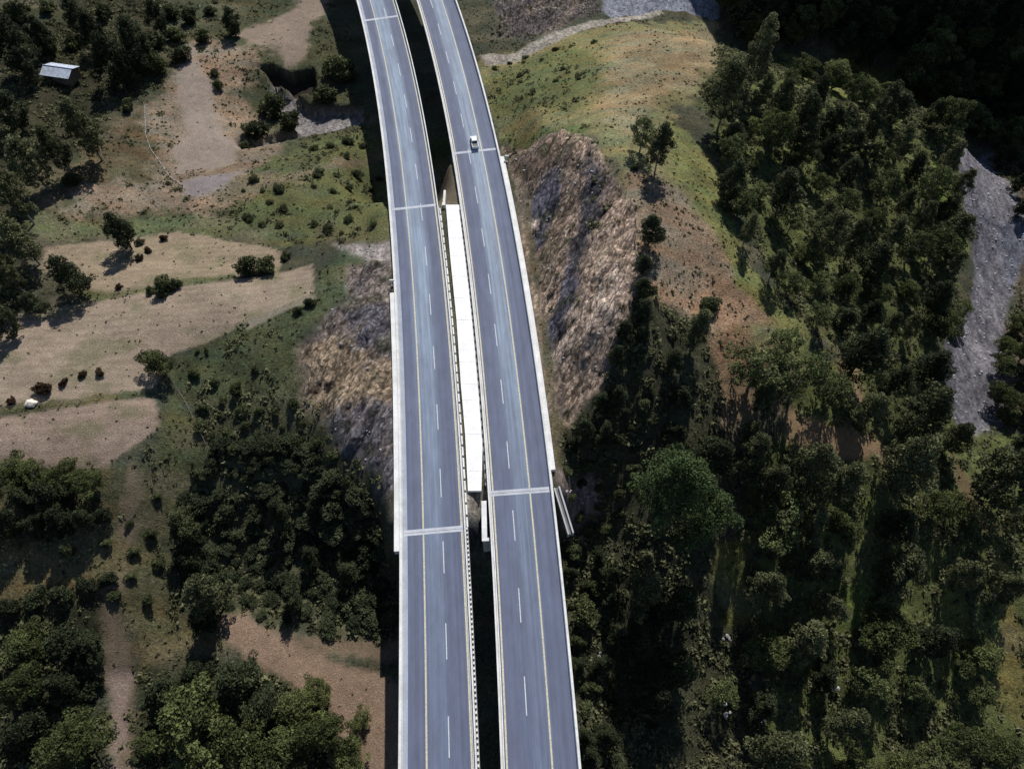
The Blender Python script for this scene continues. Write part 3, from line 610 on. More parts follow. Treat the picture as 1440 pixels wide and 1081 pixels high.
(-71.8, 140.0, 1.6, 'bush', 'green_slope_bushes'),
(-45.6, 122.0, 2.7, 'bush', 'green_slope_bushes'),
(-63.4, 134.4, 2.2, 'bush', 'green_slope_bushes'),
(-33.8, 121.0, 2.1, 'bush', 'green_slope_bushes'),
(-52.5, 163.0, 3.4, 'bush', 'green_slope_bushes'),
(-66.7, 140.0, 1.9, 'bush', 'green_slope_bushes'),
(-47.1, 157.5, 2.6, 'bush', 'green_slope_bushes'),
(-43.8, 164.6, 2.3, 'bush', 'green_slope_bushes'),
(-41.1, 125.5, 2.9, 'bush', 'green_slope_bushes'),
(-39.5, 146.5, 2.7, 'bush', 'green_slope_bushes'),
(-63.6, 126.0, 2.5, 'bush', 'green_slope_bushes'),
(-44.9, 129.3, 1.4, 'bush', 'green_slope_bushes'),
(-62.3, 140.0, 3.1, 'bush', 'green_slope_bushes'),
(-59.2, 131.8, 2.5, 'bush', 'green_slope_bushes'),
(-44.2, 141.7, 2.5, 'bush', 'green_slope_bushes'),
(-40.0, 130.6, 1.5, 'bush', 'green_slope_bushes'),
(-52.7, 140.2, 1.6, 'bush', 'green_slope_bushes'),
(-59.1, 125.4, 2.3, 'bush', 'green_slope_bushes'),
(-49.9, 124.9, 2.6, 'bush', 'green_slope_bushes'),
(-38.1, 121.3, 1.6, 'bush', 'green_slope_bushes'),
(-57.4, 162.2, 2.8, 'bush', 'green_slope_bushes'),
(-48.1, 165.9, 4.1, 'bush', 'green_slope_bushes'),
(-52.7, 146.4, 3.2, 'bush', 'green_slope_bushes'),
(-67.6, 128.1, 3.3, 'bush', 'green_slope_bushes'),
(-43.3, 150.1, 3.5, 'bush', 'green_slope_bushes'),
(-47.7, 145.4, 1.4, 'bush', 'green_slope_bushes'),
(-42.1, 120.4, 1.4, 'bush', 'green_slope_bushes'),
(-70.1, 144.7, 3.4, 'bush', 'green_slope_bushes'),
(-37.7, 151.3, 2.5, 'bush', 'green_slope_bushes'),
(118.9, 79.6, 5.4, 'bush', 'far_bank'),
(125.1, 77.3, 4.6, 'broad', 'far_bank'),
(118.6, 83.7, 5.9, 'broad', 'far_bank'),
(134.6, 102.8, 6.1, 'broad', 'far_bank'),
(123.3, 69.3, 6.4, 'bush', 'far_bank'),
(127.5, 89.2, 6.3, 'broad', 'far_bank'),
(126.1, 94.3, 5.7, 'broad', 'far_bank'),
(131.3, 106.5, 5.5, 'broad', 'far_bank'),
(120.1, 73.1, 4.7, 'bush', 'far_bank'),
(121.1, 91.9, 5.0, 'broad', 'far_bank'),
(125.5, 87.5, 4.5, 'bush', 'far_bank'),
(123.6, 81.0, 5.0, 'broad', 'far_bank'),
(127.2, 84.2, 6.5, 'broad', 'far_bank'),
(124.9, 99.1, 5.1, 'broad', 'far_bank'),
(132.7, 95.7, 6.1, 'broad', 'far_bank'),
(168.1, 187.6, 7.6, 'dark', 'far_bank'),
(177.1, 186.1, 7.3, 'dark', 'far_bank'),
(148.2, 147.5, 6.5, 'dark', 'far_bank'),
(153.3, 160.1, 5.3, 'dark', 'far_bank'),
(-77.2, 42.6, 2.3, 'bush', 'path_bushes'),
(-74.3, 46.4, 2.0, 'bush', 'path_bushes'),
(-74.7, 33.5, 2.9, 'bush', 'path_bushes'),
(-72.6, 41.6, 2.8, 'bush', 'path_bushes'),
(-72.2, 37.0, 2.6, 'bush', 'path_bushes'),
(-69.2, 33.3, 2.3, 'bush', 'path_bushes'),
(-70.5, 45.2, 2.6, 'bush', 'path_bushes'),
(-70.2, 52.0, 2.0, 'bush', 'path_bushes'),
(-68.9, 40.2, 2.9, 'bush', 'path_bushes'),
(2.5, 196.6, 2.7, 'bush', 'green_slope_bushes2'),
(26.7, 212.1, 2.3, 'bush', 'green_slope_bushes2'),
(-0.8, 209.4, 1.6, 'bush', 'green_slope_bushes2'),
(4.6, 211.6, 2.2, 'bush', 'green_slope_bushes2'),
(19.8, 183.2, 1.7, 'bush', 'green_slope_bushes2'),
(9.7, 207.0, 1.9, 'bush', 'green_slope_bushes2'),
(13.2, 185.8, 1.6, 'bush', 'green_slope_bushes2'),
(14.4, 213.3, 2.1, 'bush', 'green_slope_bushes2'),
(6.4, 181.8, 2.7, 'bush', 'green_slope_bushes2'),
(-5.6, 206.9, 2.2, 'bush', 'green_slope_bushes2'),
(15.9, 194.9, 1.8, 'bush', 'green_slope_bushes2')]
POINTS = {'shack': [(-133.37, 184.38, -5.75)], 'tarp': [(-97.13, 69.02, 0.75)], 'fence_left': [(-109.45, 177.82, -9.98), (-105.1, 163.8, -9.09), (-101.66, 157.23, -8.7), (-97.49, 151.72, -8.53), (-92.66, 145.09, -8.2), (-88.3, 141.69, -8.13)], 'fence_field': [(-105.16, 67.15, 1.13), (-94.69, 68.77, 0.6), (-84.04, 70.57, 0.09), (-73.59, 72.97, -1.66)], 'fence_ridge': [(17.22, 136.77, 10.14), (21.35, 124.84, 11.79), (25.16, 115.26, 13.73), (26.19, 107.95, 14.89), (25.48, 96.91, 13.68)], 'fence_slope': [(-73.7, 78.82, -1.73), (-68.38, 72.2, -3.86), (-61.31, 61.28, -6.87)], 'fence_shrub': [(-71.15, 78.49, -2.33), (-67.4, 77.11, -3.27), (-62.3, 73.24, -4.16)], 'gutter_line': [(-132.97, 214.74, -8.31), (-132.5, 206.85, -7.81), (-134.58, 197.73, -6.81)], 'path_line': [(-106.29, 222.2, -12.27), (-104.57, 213.18, -11.72)], 'boulders': [(43.66, 28.34, -25.62), (49.6, 14.64, -30.87), (65.78, 21.22, -31.1), (42.71, 16.29, -29.51), (17.58, 24.39, -22.39)], 'white_bits': [(-124.7, 231.02, -10.53), (-113.84, 223.24, -11.41), (-91.93, 187.23, -14.31), (-120.08, 132.42, -3.51)]}
FLAT = {'slab_left': [(-16.3, 126.07), (-14.45, 109.29), (-12.16, 90.63), (-10.57, 74.14), (-9.27, 62.57), (-8.3, 50.52)], 'slab_right': [(-12.79, 126.07), (-10.46, 109.29), (-8.42, 90.63), (-6.68, 74.14), (-5.76, 62.57), (-5.76, 50.52)], 'pickup': [(-9.89, 148.56)], 'joints_left': [(-39.57, 207.3), (-24.12, 125.07), (-14.7, 43.45)], 'joints_right': [(-8.92, 145.07), (1.34, 50.85)], 'wall_stub': [(-5.25, 48.43), (-4.96, 40.9)], 'post_right': [(-1.47, 141.93)], 'post_left': [(-27.12, 100.58)], 'chute': [(8.47, 51.43), (11.07, 43.58)], 'median_post': [(-17.01, 131.17), (-16.64, 125.68)]}

import bpy, random
from mathutils import Vector
import math
R = math.radians
C = bpy.context.scene.collection
sc = bpy.context.scene

# ================================================================ mesh builder
class MB:
    def __init__(s): s.v = []; s.f = []; s.uv = {}
    def add(s, vs, fs):
        o = len(s.v); s.v += [tuple(a) for a in vs]; s.f += [tuple(i + o for i in q) for q in fs]
    def box(s, c, d, rz=0, taper=1.0):
        x, y, z = [a / 2 for a in d]; cs, sn = math.cos(rz), math.sin(rz); vs = []
        for zz, k in ((-z, 1), (z, taper)):
            for a, b in ((-x, -y), (x, -y), (x, y), (-x, y)):
                a *= k; b *= k
                vs.append((c[0] + a * cs - b * sn, c[1] + a * sn + b * cs, c[2] + zz))
        s.add(vs, [(3, 2, 1, 0), (4, 5, 6, 7), (0, 1, 5, 4), (1, 2, 6, 5), (2, 3, 7, 6), (3, 0, 4, 7)])
    def tube(s, p0, p1, r0, r1, n=7, cap=True):
        p0 = Vector(p0); p1 = Vector(p1); d = (p1 - p0).normalized()
        a = d.orthogonal().normalized(); b = d.cross(a); vs = []
        for p, r in ((p0, r0), (p1, r1)):
            for i in range(n):
                t = 2 * math.pi * i / n; vs.append(p + (a * math.cos(t) + b * math.sin(t)) * r)
        fs = [(i, (i + 1) % n, n + (i + 1) % n, n + i) for i in range(n)]
        if cap: fs += [tuple(range(n - 1, -1, -1)), tuple(range(n, 2 * n))]
        s.add(vs, fs)
    def build(s, name, mat, parent=None, smooth=False):
        me = bpy.data.meshes.new(name); me.from_pydata(s.v, [], s.f); me.update()
        if smooth: me.polygons.foreach_set('use_smooth', [True] * len(me.polygons))
        me.materials.append(mat)
        return link(name, me, parent)
def link(name, me, parent=None):
    o = bpy.data.objects.new(name, me); C.objects.link(o)
    if parent is not None: o.parent = parent
    return o
def tag(o, label=None, cat=None, group=None, kind=None):
    for k, v in (('label', label), ('category', cat), ('group', group), ('kind', kind)):
        if v: o[k] = v
    return o
def empty(name, loc, label, cat, group=None, rz=0):
    o = bpy.data.objects.new(name, None); C.objects.link(o); o.location = loc; o.rotation_euler = (0, 0, rz)
    o.empty_display_size = .5
    return tag(o, label, cat, group)

# ================================================================ materials
def mat(name):
    m = bpy.data.materials.new(name); m.use_nodes = True; nt = m.node_tree; nt.nodes.clear()
    out = nt.nodes.new('ShaderNodeOutputMaterial'); b = nt.nodes.new('ShaderNodeBsdfPrincipled')
    nt.links.new(b.outputs[0], out.inputs[0]); b.inputs['Specular IOR Level'].default_value = .25
    b.inputs['Roughness'].default_value = .9
    return m, nt, b, out
def rotstretch(n, pos, sc_):
    a_ = n.mapping(pos, (1, 1, 1), (0, 0, R(27))); return n.mapping(a_, sc_)
class NT:
    def __init__(s, nt): s.nt = nt
    def node(s, t, **k):
        n = s.nt.nodes.new(t)
        for a, b in k.items(): setattr(n, a, b)
        return n
    def l(s, a, b): s.nt.links.new(a, b)
    def noise(s, vec, scale, detail=4, rough=.55, dist=0):
        n = s.node('ShaderNodeTexNoise'); n.inputs['Scale'].default_value = scale; n.inputs['Detail'].default_value = detail
        n.inputs['Roughness'].default_value = rough; n.inputs['Distortion'].default_value = dist
        if vec is not None: s.l(vec, n.inputs['Vector'])
        return n.outputs[0]
    def vor(s, vec, scale, feature='F1', out=0):
        n = s.node('ShaderNodeTexVoronoi', feature=feature); n.inputs['Scale'].default_value = scale
        if vec is not None: s.l(vec, n.inputs['Vector'])
        return n.outputs[out]
    def mr(s, v, a, b, c, d):
        n = s.node('ShaderNodeMapRange'); n.interpolation_type = 'SMOOTHSTEP'
        for i, x in enumerate((a, b, c, d)): n.inputs[i + 1].default_value = x
        s.l(v, n.inputs[0]); return n.outputs[0]
    def m(s, op, a, b):
        n = s.node('ShaderNodeMath', operation=op)
        for i, x in enumerate((a, b)):
            if isinstance(x, (int, float)): n.inputs[i].default_value = x
            else: s.l(x, n.inputs[i])
        return n.outputs[0]
    def mix(s, f, a, b, blend='MIX'):
        n = s.node('ShaderNodeMix', data_type='RGBA', blend_type=blend)
        for sock, x in ((n.inputs[0], f), (n.inputs[6], a), (n.inputs[7], b)):
            if isinstance(x, (int, float)): sock.default_value = x
            elif isinstance(x, tuple): sock.default_value = (*x, 1)[:4]
            else: s.l(x, sock)
        return n.outputs[2]
    def mapping(s, vec, sc=(1, 1, 1), rot=(0, 0, 0)):
        n = s.node('ShaderNodeMapping'); n.inputs['Scale'].default_value = sc; n.inputs['Rotation'].default_value = rot
        s.l(vec, n.inputs[0]); return n.outputs[0]
    def bump(s, h, strength, dist, bsdf):
        n = s.node('ShaderNodeBump'); n.inputs['Strength'].default_value = strength; n.inputs['Distance'].default_value = dist
        s.l(h, n.inputs['Height']); s.l(n.outputs[0], bsdf.inputs['Normal'])

def simple(name, col, rough=.8, spec=.3, var=.25, scale=1.5, metal=0, bump=0):
    m, nt, b, out = mat(name); n = NT(nt)
    g = n.node('ShaderNodeNewGeometry').outputs['Position']
    v = n.mr(n.noise(g, scale, 5, .6), .3, .7, 1 - var, 1 + var)
    comb = n.node('ShaderNodeCombineXYZ')
    for i in range(3): n.l(v, comb.inputs[i])
    n.l(n.mix(1.0, col, comb.outputs[0], 'MULTIPLY'), b.inputs['Base Color'])
    b.inputs['Roughness'].default_value = rough; b.inputs['Specular IOR Level'].default_value = spec; b.inputs['Metallic'].default_value = metal
    if bump: n.bump(n.noise(g, scale * 6, 4), bump, .05, b)
    return m
def concrete(name, col, stain=.35):
    m, nt, b, out = mat(name); n = NT(nt)
    g = n.node('ShaderNodeNewGeometry').outputs['Position']
    a = n.mr(n.noise(g, .35, 6, .65), .3, .7, 1 - stain, 1.05); c = n.mr(n.noise(g, 4, 4, .6), .3, .7, .88, 1.08)
    v = n.m('MULTIPLY', a, c); comb = n.node('ShaderNodeCombineXYZ')
    for i in range(3): n.l(v, comb.inputs[i])
    n.l(n.mix(1.0, col, comb.outputs[0], 'MULTIPLY'), b.inputs['Base Color'])
    return m
M = {}
M['barrier'] = concrete('barrier_concrete', (.78, .77, .74), .18)
M['gutter'] = concrete('gutter_concrete', (.38, .42, .50), .15)
M['channel'] = concrete('channel_concrete', (.80, .80, .79), .18)
M['slab'] = concrete('slab_concrete', (.95, .945, .93), .12)
M['girder'] = concrete('girder_concrete', (.32, .31, .29), .4)
M['joint'] = concrete('joint_concrete', (.56, .58, .64), .2)
M['grey'] = concrete('grey_concrete', (.30, .30, .29), .3)
M['gap_shade'] = simple('gap_shade_dark', (.03, .03, .03))  # near-black for painted shade in the railing gaps
M['yellow'] = simple('yellow_line_paint', (.56, .52, .39), .7, .3, .25, 3)
M['white_line'] = simple('white_line_paint', (.56, .59, .64), .7, .3, .2, 3)
M['car_white'] = simple('white_car_paint', (.82, .82, .82), .25, .5, .03)
M['car_black'] = simple('black_trim', (.015, .015, .016), .5, .4, .1)
M['glass'] = simple('dark_glass', (.02, .025, .03), .08, .6, .05)
M['rubber'] = simple('tyre_rubber', (.02, .02, .02), .9, .2, .1)
M['metal_roof'] = simple('weathered_zinc', (.50, .56, .66), .45, .5, .25, 1.2)
M['plank'] = simple('weathered_planks', (.16, .12, .09), .9, .2, .4, 3)
M['bark'] = simple('bark', (.10, .085, .07), .95, .1, .4, 4)
M['palebark'] = simple('pale_bark', (.24, .21, .18), .9, .1, .35, 4)
M['cream'] = simple('cream_stone', (.75, .70, .60), .9, .2, .12, 2)
M['stone'] = simple('grey_stone', (.34, .33, .34), .9, .2, .35, .6)
M['postwhite'] = simple('white_post_paint', (.75, .75, .72), .7, .3, .15)
M['wood_post'] = simple('grey_wood_post', (.22, .19, .16), .9, .1, .3)

def asphalt_mat(name, centre, width):
    m, nt, b, out = mat(name); n = NT(nt)
    uv = n.node('ShaderNodeUVMap', uv_map='lane').outputs[0]; sep = n.node('ShaderNodeSeparateXYZ'); n.l(uv, sep.inputs[0])
    off, yy = sep.outputs[0], sep.outputs[1]
    g = n.node('ShaderNodeNewGeometry').outputs['Position']
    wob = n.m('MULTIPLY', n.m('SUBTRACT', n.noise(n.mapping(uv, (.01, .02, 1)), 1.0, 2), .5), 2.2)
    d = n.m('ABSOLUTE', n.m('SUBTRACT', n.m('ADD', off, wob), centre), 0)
    sheen_band = n.mr(d, width * .35, width, 1, 0)
    sheen_fade = n.mr(yy, 5, 110, .2, 1.1)
    sheen_streak = n.mr(n.noise(n.mapping(uv, (2.2, .035, 1)), 1.0, 5, .65), .25, .75, .35, 1.15)
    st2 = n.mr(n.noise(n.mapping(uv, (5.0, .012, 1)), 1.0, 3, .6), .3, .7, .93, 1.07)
    w = n.m('MULTIPLY', n.m('MULTIPLY', sheen_band, sheen_fade), sheen_streak)
    col = n.mix(w, (.124, .146, .218), (.250, .325, .425))  # bluish sheen of the polished tracks mixed into the colour, stronger farther off
    patch = n.mr(n.noise(n.mapping(uv, (.25, .05, 1)), 1.0, 4), .35, .65, 0, 1)
    col = n.mix(n.m('MULTIPLY', patch, .35), col, (.124, .130, .184))
    fine = n.mr(n.noise(g, 9, 4, .7), .3, .7, .93, 1.07)
    blot = n.mr(n.noise(n.mapping(uv, (.5, .16, 1)), 1.0, 6, .7), .32, .68, .88, 1.08)
    wheel = n.mr(n.noise(n.mapping(uv, (1.1, .006, 1)), 1.0, 2, .5), .4, .6, .90, 1.04)
    v = n.m('MULTIPLY', n.m('MULTIPLY', st2, wheel), n.m('MULTIPLY', fine, blot))
    comb = n.node('ShaderNodeCombineXYZ')
    for i in range(3): n.l(v, comb.inputs[i])
    n.l(n.mix(1.0, col, comb.outputs[0], 'MULTIPLY'), b.inputs['Base Color'])
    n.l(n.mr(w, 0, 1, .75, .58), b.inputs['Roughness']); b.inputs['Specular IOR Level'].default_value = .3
    n.bump(n.noise(g, 30, 3), .25, .01, b)
    return m
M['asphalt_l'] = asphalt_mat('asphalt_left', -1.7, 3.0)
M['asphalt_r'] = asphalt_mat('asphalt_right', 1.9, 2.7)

def leaf_mat(name, col, col2, trans=.25):
    m, nt, b, out = mat(name); n = NT(nt)
    rnd = n.node('ShaderNodeObjectInfo').outputs['Random']
    g = n.node('ShaderNodeNewGeometry').outputs['Position']
    at = n.node('ShaderNodeAttribute', attribute_name='tone').outputs['Fac']
    f = n.m('ADD', n.m('MULTIPLY', rnd, .55), n.m('MULTIPLY', n.noise(g, .25, 3), .5))
    c = n.mix(f, col, col2)
    v = n.m('MULTIPLY', at, n.mr(rnd, 0, 1, .8, 1.2)); comb = n.node('ShaderNodeCombineXYZ')
    for i in range(3): n.l(v, comb.inputs[i])
    c = n.mix(1.0, c, comb.outputs[0], 'MULTIPLY')
    n.l(c, b.inputs['Base Color']); b.inputs['Roughness'].default_value = .75; b.inputs['Specular IOR Level'].default_value = .2
    t = n.node('ShaderNodeBsdfTranslucent'); n.l(c, t.inputs[0]); mx = n.node('ShaderNodeMixShader'); mx.inputs[0].default_value = trans
    n.l(b.outputs[0], mx.inputs[1]); n.l(t.outputs[0], mx.inputs[2]); n.l(mx.outputs[0], out.inputs[0])
    return m
LM = {'broad': leaf_mat('leaves_broad', (.074, .094, .032), (.130, .145, .052)),
      'tall': leaf_mat('leaves_tall', (.074, .086, .038), (.128, .134, .064)),
      'pine': leaf_mat('leaves_pine', (.070, .104, .036), (.084, .116, .044)),
      'dark': leaf_mat('leaves_dark', (.034, .046, .022), (.060, .072, .034)),
      'bush': leaf_mat('leaves_bush', (.056, .072, .028), (.100, .112, .048)),
      'brown': leaf_mat('leaves_brown', (.050, .026, .014), (.065, .038, .020), .1),
      'airy': leaf_mat('leaves_airy', (.085, .110, .038), (.120, .138, .056)),
      'scrub': leaf_mat('leaves_scrub', (.075, .086, .040), (.150, .148, .078)),
      'grass': leaf_mat('leaves_tussock', (.100, .110, .050), (.170, .155, .085))}

# ================================================================ terrain
def axis(a, b, step, lo, hi):
    core = list(np.arange(a, b + .01, step)); s = step; x = a; left = []
    while x > lo: s *= 1.22; x -= s; left.append(x)
    s = step; x = b; right = []
    while x < hi: s *= 1.22; x += s; right.append(x)
    return np.array(left[::-1] + core + right)
gx = axis(-190, 190, .8, -3500, 3500); gy = axis(-26, 335, .8, -3000, 4000)
GX, GY = np.meshgrid(gx, gy); NXg, NYg = len(gx), len(gy)
X = GX.ravel(); Y = GY.ravel()
far = np.maximum(np.maximum(np.abs(X) - 260, 0), np.maximum(-50 - Y, np.maximum(Y - 390, 0)))
H0 = h_base(X, Y)
H0 = H0 * np.exp(-far / 500) + (1 - np.exp(-far / 500)) * (60 * fbm(X / 500, Y / 500, 4, 5) + 10)

def poly_w(X, Y, poly, feather, jit):
    P = np.array(poly); w = np.zeros_like(X)
    mg = feather * 1.5 + 3
    sel = np.where((X > P[:, 0].min() - mg) & (X < P[:, 0].max() + mg) & (Y > P[:, 1].min() - mg) & (Y < P[:, 1].max() + mg))[0]
    if not len(sel): return w
    x = X[sel]; y = Y[sel]; ins = np.zeros(len(sel), bool); d = np.full(len(sel), 1e9)
    n = len(P)
    for i in range(n):
        x1, y1 = P[i - 1]; x2, y2 = P[i]
        if abs(y2 - y1) > 1e-9:
            c = ((y1 > y) != (y2 > y)) & (x < (x2 - x1) * (y - y1) / (y2 - y1) + x1); ins ^= c
        dx, dy = x2 - x1, y2 - y1; L = dx * dx + dy * dy + 1e-9
        t = np.clip(((x - x1) * dx + (y - y1) * dy) / L, 0, 1)
        d = np.minimum(d, np.hypot(x - x1 - t * dx, y - y1 - t * dy))
    sd = np.where(ins, d, -d) + jit[sel] * feather
    w[sel] = sstep(-feather * .5, feather * .5, sd)
    return w
jit = fbm(X / 7, Y / 7, 4, 3) * 1.1 + fbm(X / 1.8, Y / 1.8, 2, 9) * .5
col = np.tile(np.array([.060, .062, .036]), (len(X), 1))
TY = ['rock', 'gravel', 'soil', 'scrub', 'grass']
msk = {t: np.zeros(len(X)) for t in TY}; msk['grass'][:] = 1
green = np.zeros(len(X)); names = {}
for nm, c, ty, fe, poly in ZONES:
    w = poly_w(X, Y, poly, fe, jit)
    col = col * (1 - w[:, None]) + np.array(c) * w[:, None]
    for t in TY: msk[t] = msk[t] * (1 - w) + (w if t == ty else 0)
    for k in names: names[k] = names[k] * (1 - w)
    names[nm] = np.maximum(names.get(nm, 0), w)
# large and middle scale unevenness of colour
def z(k): return names.get(k, np.zeros(len(X)))
n1 = fbm(X / 22, Y / 22, 4, 21); n2 = fbm(X / 5, Y / 5, 4, 31); n3 = fbm(X / 9 + Y / 30, Y / 3.2, 4, 41)
gr = msk['grass']
col *= (1 + .25 * n1 * (1 - .5 * msk['soil']) + .30 * n2 * (gr + msk['scrub']) + .10 * n2)[:, None]
warm = np.clip(n3 * gr * .9, -.5, .6)
col[:, 0] *= 1 + warm * .35; col[:, 2] *= 1 - warm * .25
fp = z('field'); col *= (1 + fp * (.22 * fbm(X / 12, Y / 6, 4, 61) + .14 * fbm(X / 2.0, Y / 2.0, 3, 62) + .09 * np.sin((Y - .12 * X) * 3.2)))[:, None]
gp = fp * sstep(.05, .40, fbm(X / 7, Y / 4, 4, 63)) * .6; col = col * (1 - gp[:, None]) + np.array([.19, .18, .085]) * gp[:, None]
brown = sstep(.05, .45, fbm(X / 11, Y / 6, 4, 77)) * gr * (.42 - .25 * (z('right_slope') + z('bright_grass') + z('green_slope')))
col = col * (1 - brown[:, None]) + np.array([.17, .135, .08]) * brown[:, None]
hatch = fbm((X * .5 + Y) / 1.5, (X - Y * .5) / 12, 4, 83)
col *= (1 + msk['scrub'] * .6 * hatch)[:, None]
rb_ = z('river_gravel'); th = sstep(.12, .0, np.abs(fbm(X / 7, Y / 26, 4, 131))) * rb_
col *= (1 - .38 * th)[:, None]; col[:, 2] *= 1 + .10 * th
col *= (1 + rb_ * .25 * fbm(X / 3, Y / 9, 3, 133))[:, None]
# rock strata, tilted
al, ac = X * .45 + Y * .89, X * .89 - Y * .45
st = fbm(ac / 2.2 + fbm(X / 9, Y / 9, 3, 2) * 1.6, al / 16, 4, 55); st2 = fbm(ac / .9, al / 5, 3, 56)
rk = msk['rock']
st3 = fbm(ac / .8, al / 11, 3, 57); col *= (1 + rk * (.60 + .8 * st + .5 * st2 + .6 * st3))[:, None]
tint = sstep(.1, .5, fbm(ac / 5, al / 22, 3, 58)) * rk
col = col * (1 - .55 * tint[:, None]) + np.array([.095, .092, .112]) * .55 * tint[:, None]
spk = vnoise(X / .9, Y / .9, 71); spk2 = vnoise(X / 1.7, Y / 1.7, 72)
col *= (1 + rk * (.55 * (spk - .5) + .45 * (spk2 - .5)))[:, None]
ochre = sstep(.15, .5, fbm(ac / 4 + 9, al / 14, 3, 59)) * rk * .4
col = col * (1 - ochre[:, None]) + np.array([.34, .25, .16]) * ochre[:, None]
moss = sstep(.15, .45, fbm(X / 4, Y / 4, 4, 60)) * rk * .6
col = col * (1 - moss[:, None]) + np.array([.085, .095, .045]) * moss[:, None]
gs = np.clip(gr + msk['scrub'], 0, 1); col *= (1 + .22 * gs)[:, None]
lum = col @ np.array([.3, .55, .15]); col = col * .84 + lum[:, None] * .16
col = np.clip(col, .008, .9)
# relief
dr = np.full(len(X), 1e9)
for k, (ya, yb, wl, wr) in enumerate(GRADE):
    o = road_off(k, X, Y); dr = np.minimum(dr, np.maximum(np.maximum(-o - wl, o - wr), 0))
keep = sstep(.5, 5, dr); near = np.exp(-far / 60)
HZ = H0 + keep * (.5 * fbm(X / 14, Y / 14, 4, 12) * 1.6 + rk * (1.9 * st + 1.0 * st2 + .35 * fbm(X / 1.9, Y / 1.9, 3, 66)) + (gr * .28 + msk['scrub'] * .5) * fbm(X / 2.4, Y / 2.4, 3, 13) * (1 + 0 * near)
     + msk['gravel'] * .35 * fbm(X / 1.6, Y / 3, 3, 14) + msk['soil'] * .06 * fbm(X / 1.2, Y / 1.2, 2, 15))
HZ += keep * rk * 1.0 * (vnoise(ac / 1.3, al / 9.0, 101) - .5) * 2 + keep * rk * .3 * (spk - .5)
HZ -= 4.2 * z('gully_bank') + 3.6 * z('gravel') * (X < -20) + .9 * z('river_gravel') + .5 * th + .5 * z('pale_gully')
# walking terraces on the steep grass: small contour steps
HZ += keep * gr * .12 * np.sin(HZ * 5.0)
Hgrid = HZ.reshape(NYg, NXg)
def ground(x, y):
    x = np.asarray(x, float); y = np.asarray(y, float)
    i = np.clip(np.searchsorted(gx, x) - 1, 0, NXg - 2); j = np.clip(np.searchsorted(gy, y) - 1, 0, NYg - 2)
    fx = (x - gx[i]) / (gx[i + 1] - gx[i]); fy = (y - gy[j]) / (gy[j + 1] - gy[j])
    return (Hgrid[j, i] * (1 - fx) + Hgrid[j, i + 1] * fx) * (1 - fy) + (Hgrid[j + 1, i] * (1 - fx) + Hgrid[j + 1, i + 1] * fx) * fy

me = bpy.data.meshes.new('ground')
nv = len(X); me.vertices.add(nv); me.vertices.foreach_set('co', np.stack([X, Y, HZ], 1).ravel().astype(np.float32))
jj, ii = np.meshgrid(np.arange(NYg - 1), np.arange(NXg - 1), indexing='ij'); a = (jj * NXg + ii).ravel()
F = np.stack([a, a + 1, a + NXg + 1, a + NXg], 1).astype(np.int32); nf = len(F)
me.loops.add(nf * 4); me.polygons.add(nf); me.loops.foreach_set('vertex_index', F.ravel())
me.polygons.foreach_set('loop_start', np.arange(0, nf * 4, 4, dtype=np.int32)); me.polygons.foreach_set('use_smooth', np.ones(nf, bool))
me.update(calc_edges=True)
ca = me.color_attributes.new('Col', 'FLOAT_COLOR', 'POINT'); ca.data.foreach_set('color', np.concatenate([col, np.ones((nv, 1))], 1).ravel().astype(np.float32))
mk = me.color_attributes.new('Mask', 'FLOAT_COLOR', 'POINT')
mk.data.foreach_set('color', np.stack([msk['rock'], msk['gravel'], msk['soil'], msk['scrub']], 1).ravel().astype(np.float32))

m, nt, b, out = mat('ground_cover'); n = NT(nt)
pos = n.node('ShaderNodeNewGeometry').outputs['Position']
cc = n.node('ShaderNodeAttribute', attribute_name='Col').outputs['Color']
ma = n.node('ShaderNodeAttribute', attribute_name='Mask'); sp = n.node('ShaderNodeSeparateColor'); n.l(ma.outputs['Color'], sp.inputs[0])
rkm, gvm, som, scm = sp.outputs[0], sp.outputs[1], sp.outputs[2], ma.outputs['Alpha']
flat = n.mapping(pos, (1, 1, .35))
fine = n.m('MULTIPLY', n.mr(n.noise(flat, 1.3, 7, .75), .32, .68, .62, 1.40), n.mr(n.noise(flat, 3.2, 4, .7), .34, .66, .66, 1.34))
softer = n.m('MULTIPLY', n.mr(n.noise(flat, .5, 6, .7), .32, .68, .86, 1.12), n.mr(n.noise(flat, 3.4, 5, .8), .34, .66, .70, 1.30))
def lerp(f, a, c): return n.m('ADD', n.m('MULTIPLY', a, n.m('SUBTRACT', 1.0, f)), n.m('MULTIPLY', c, f))
rocktex = n.m('MULTIPLY', n.mr(n.noise(rotstretch(n, pos, (1.25, .42, .6)), 1.1, 8, .75, .3), .32, .68, .40, 1.5),
              n.mr(n.vor(rotstretch(n, pos, (1.1, .7, .7)), 1.1), 0, .6, 1.3, .62))
rocktex = n.m('MULTIPLY', rocktex, n.mr(n.noise(flat, 2.8, 5, .8), .36, .64, .6, 1.4))
rv = n.node('ShaderNodeTexVoronoi', feature='F1'); rv.inputs['Scale'].default_value = 1.25; n.l(rotstretch(n, pos, (1.5, .95, .9)), rv.inputs['Vector'])
rs_ = n.node('ShaderNodeSeparateColor'); n.l(rv.outputs['Color'], rs_.inputs[0])
rocktex = n.m('MULTIPLY', rocktex, n.mr(rs_.outputs[0], 0, 1, .5, 1.5))
crack = n.mr(n.vor(rotstretch(n, pos, (1.1, .3, .6)), .55, 'DISTANCE_TO_EDGE'), .0, .10, .45, 1)
rocktex = n.m('MULTIPLY', rocktex, crack)
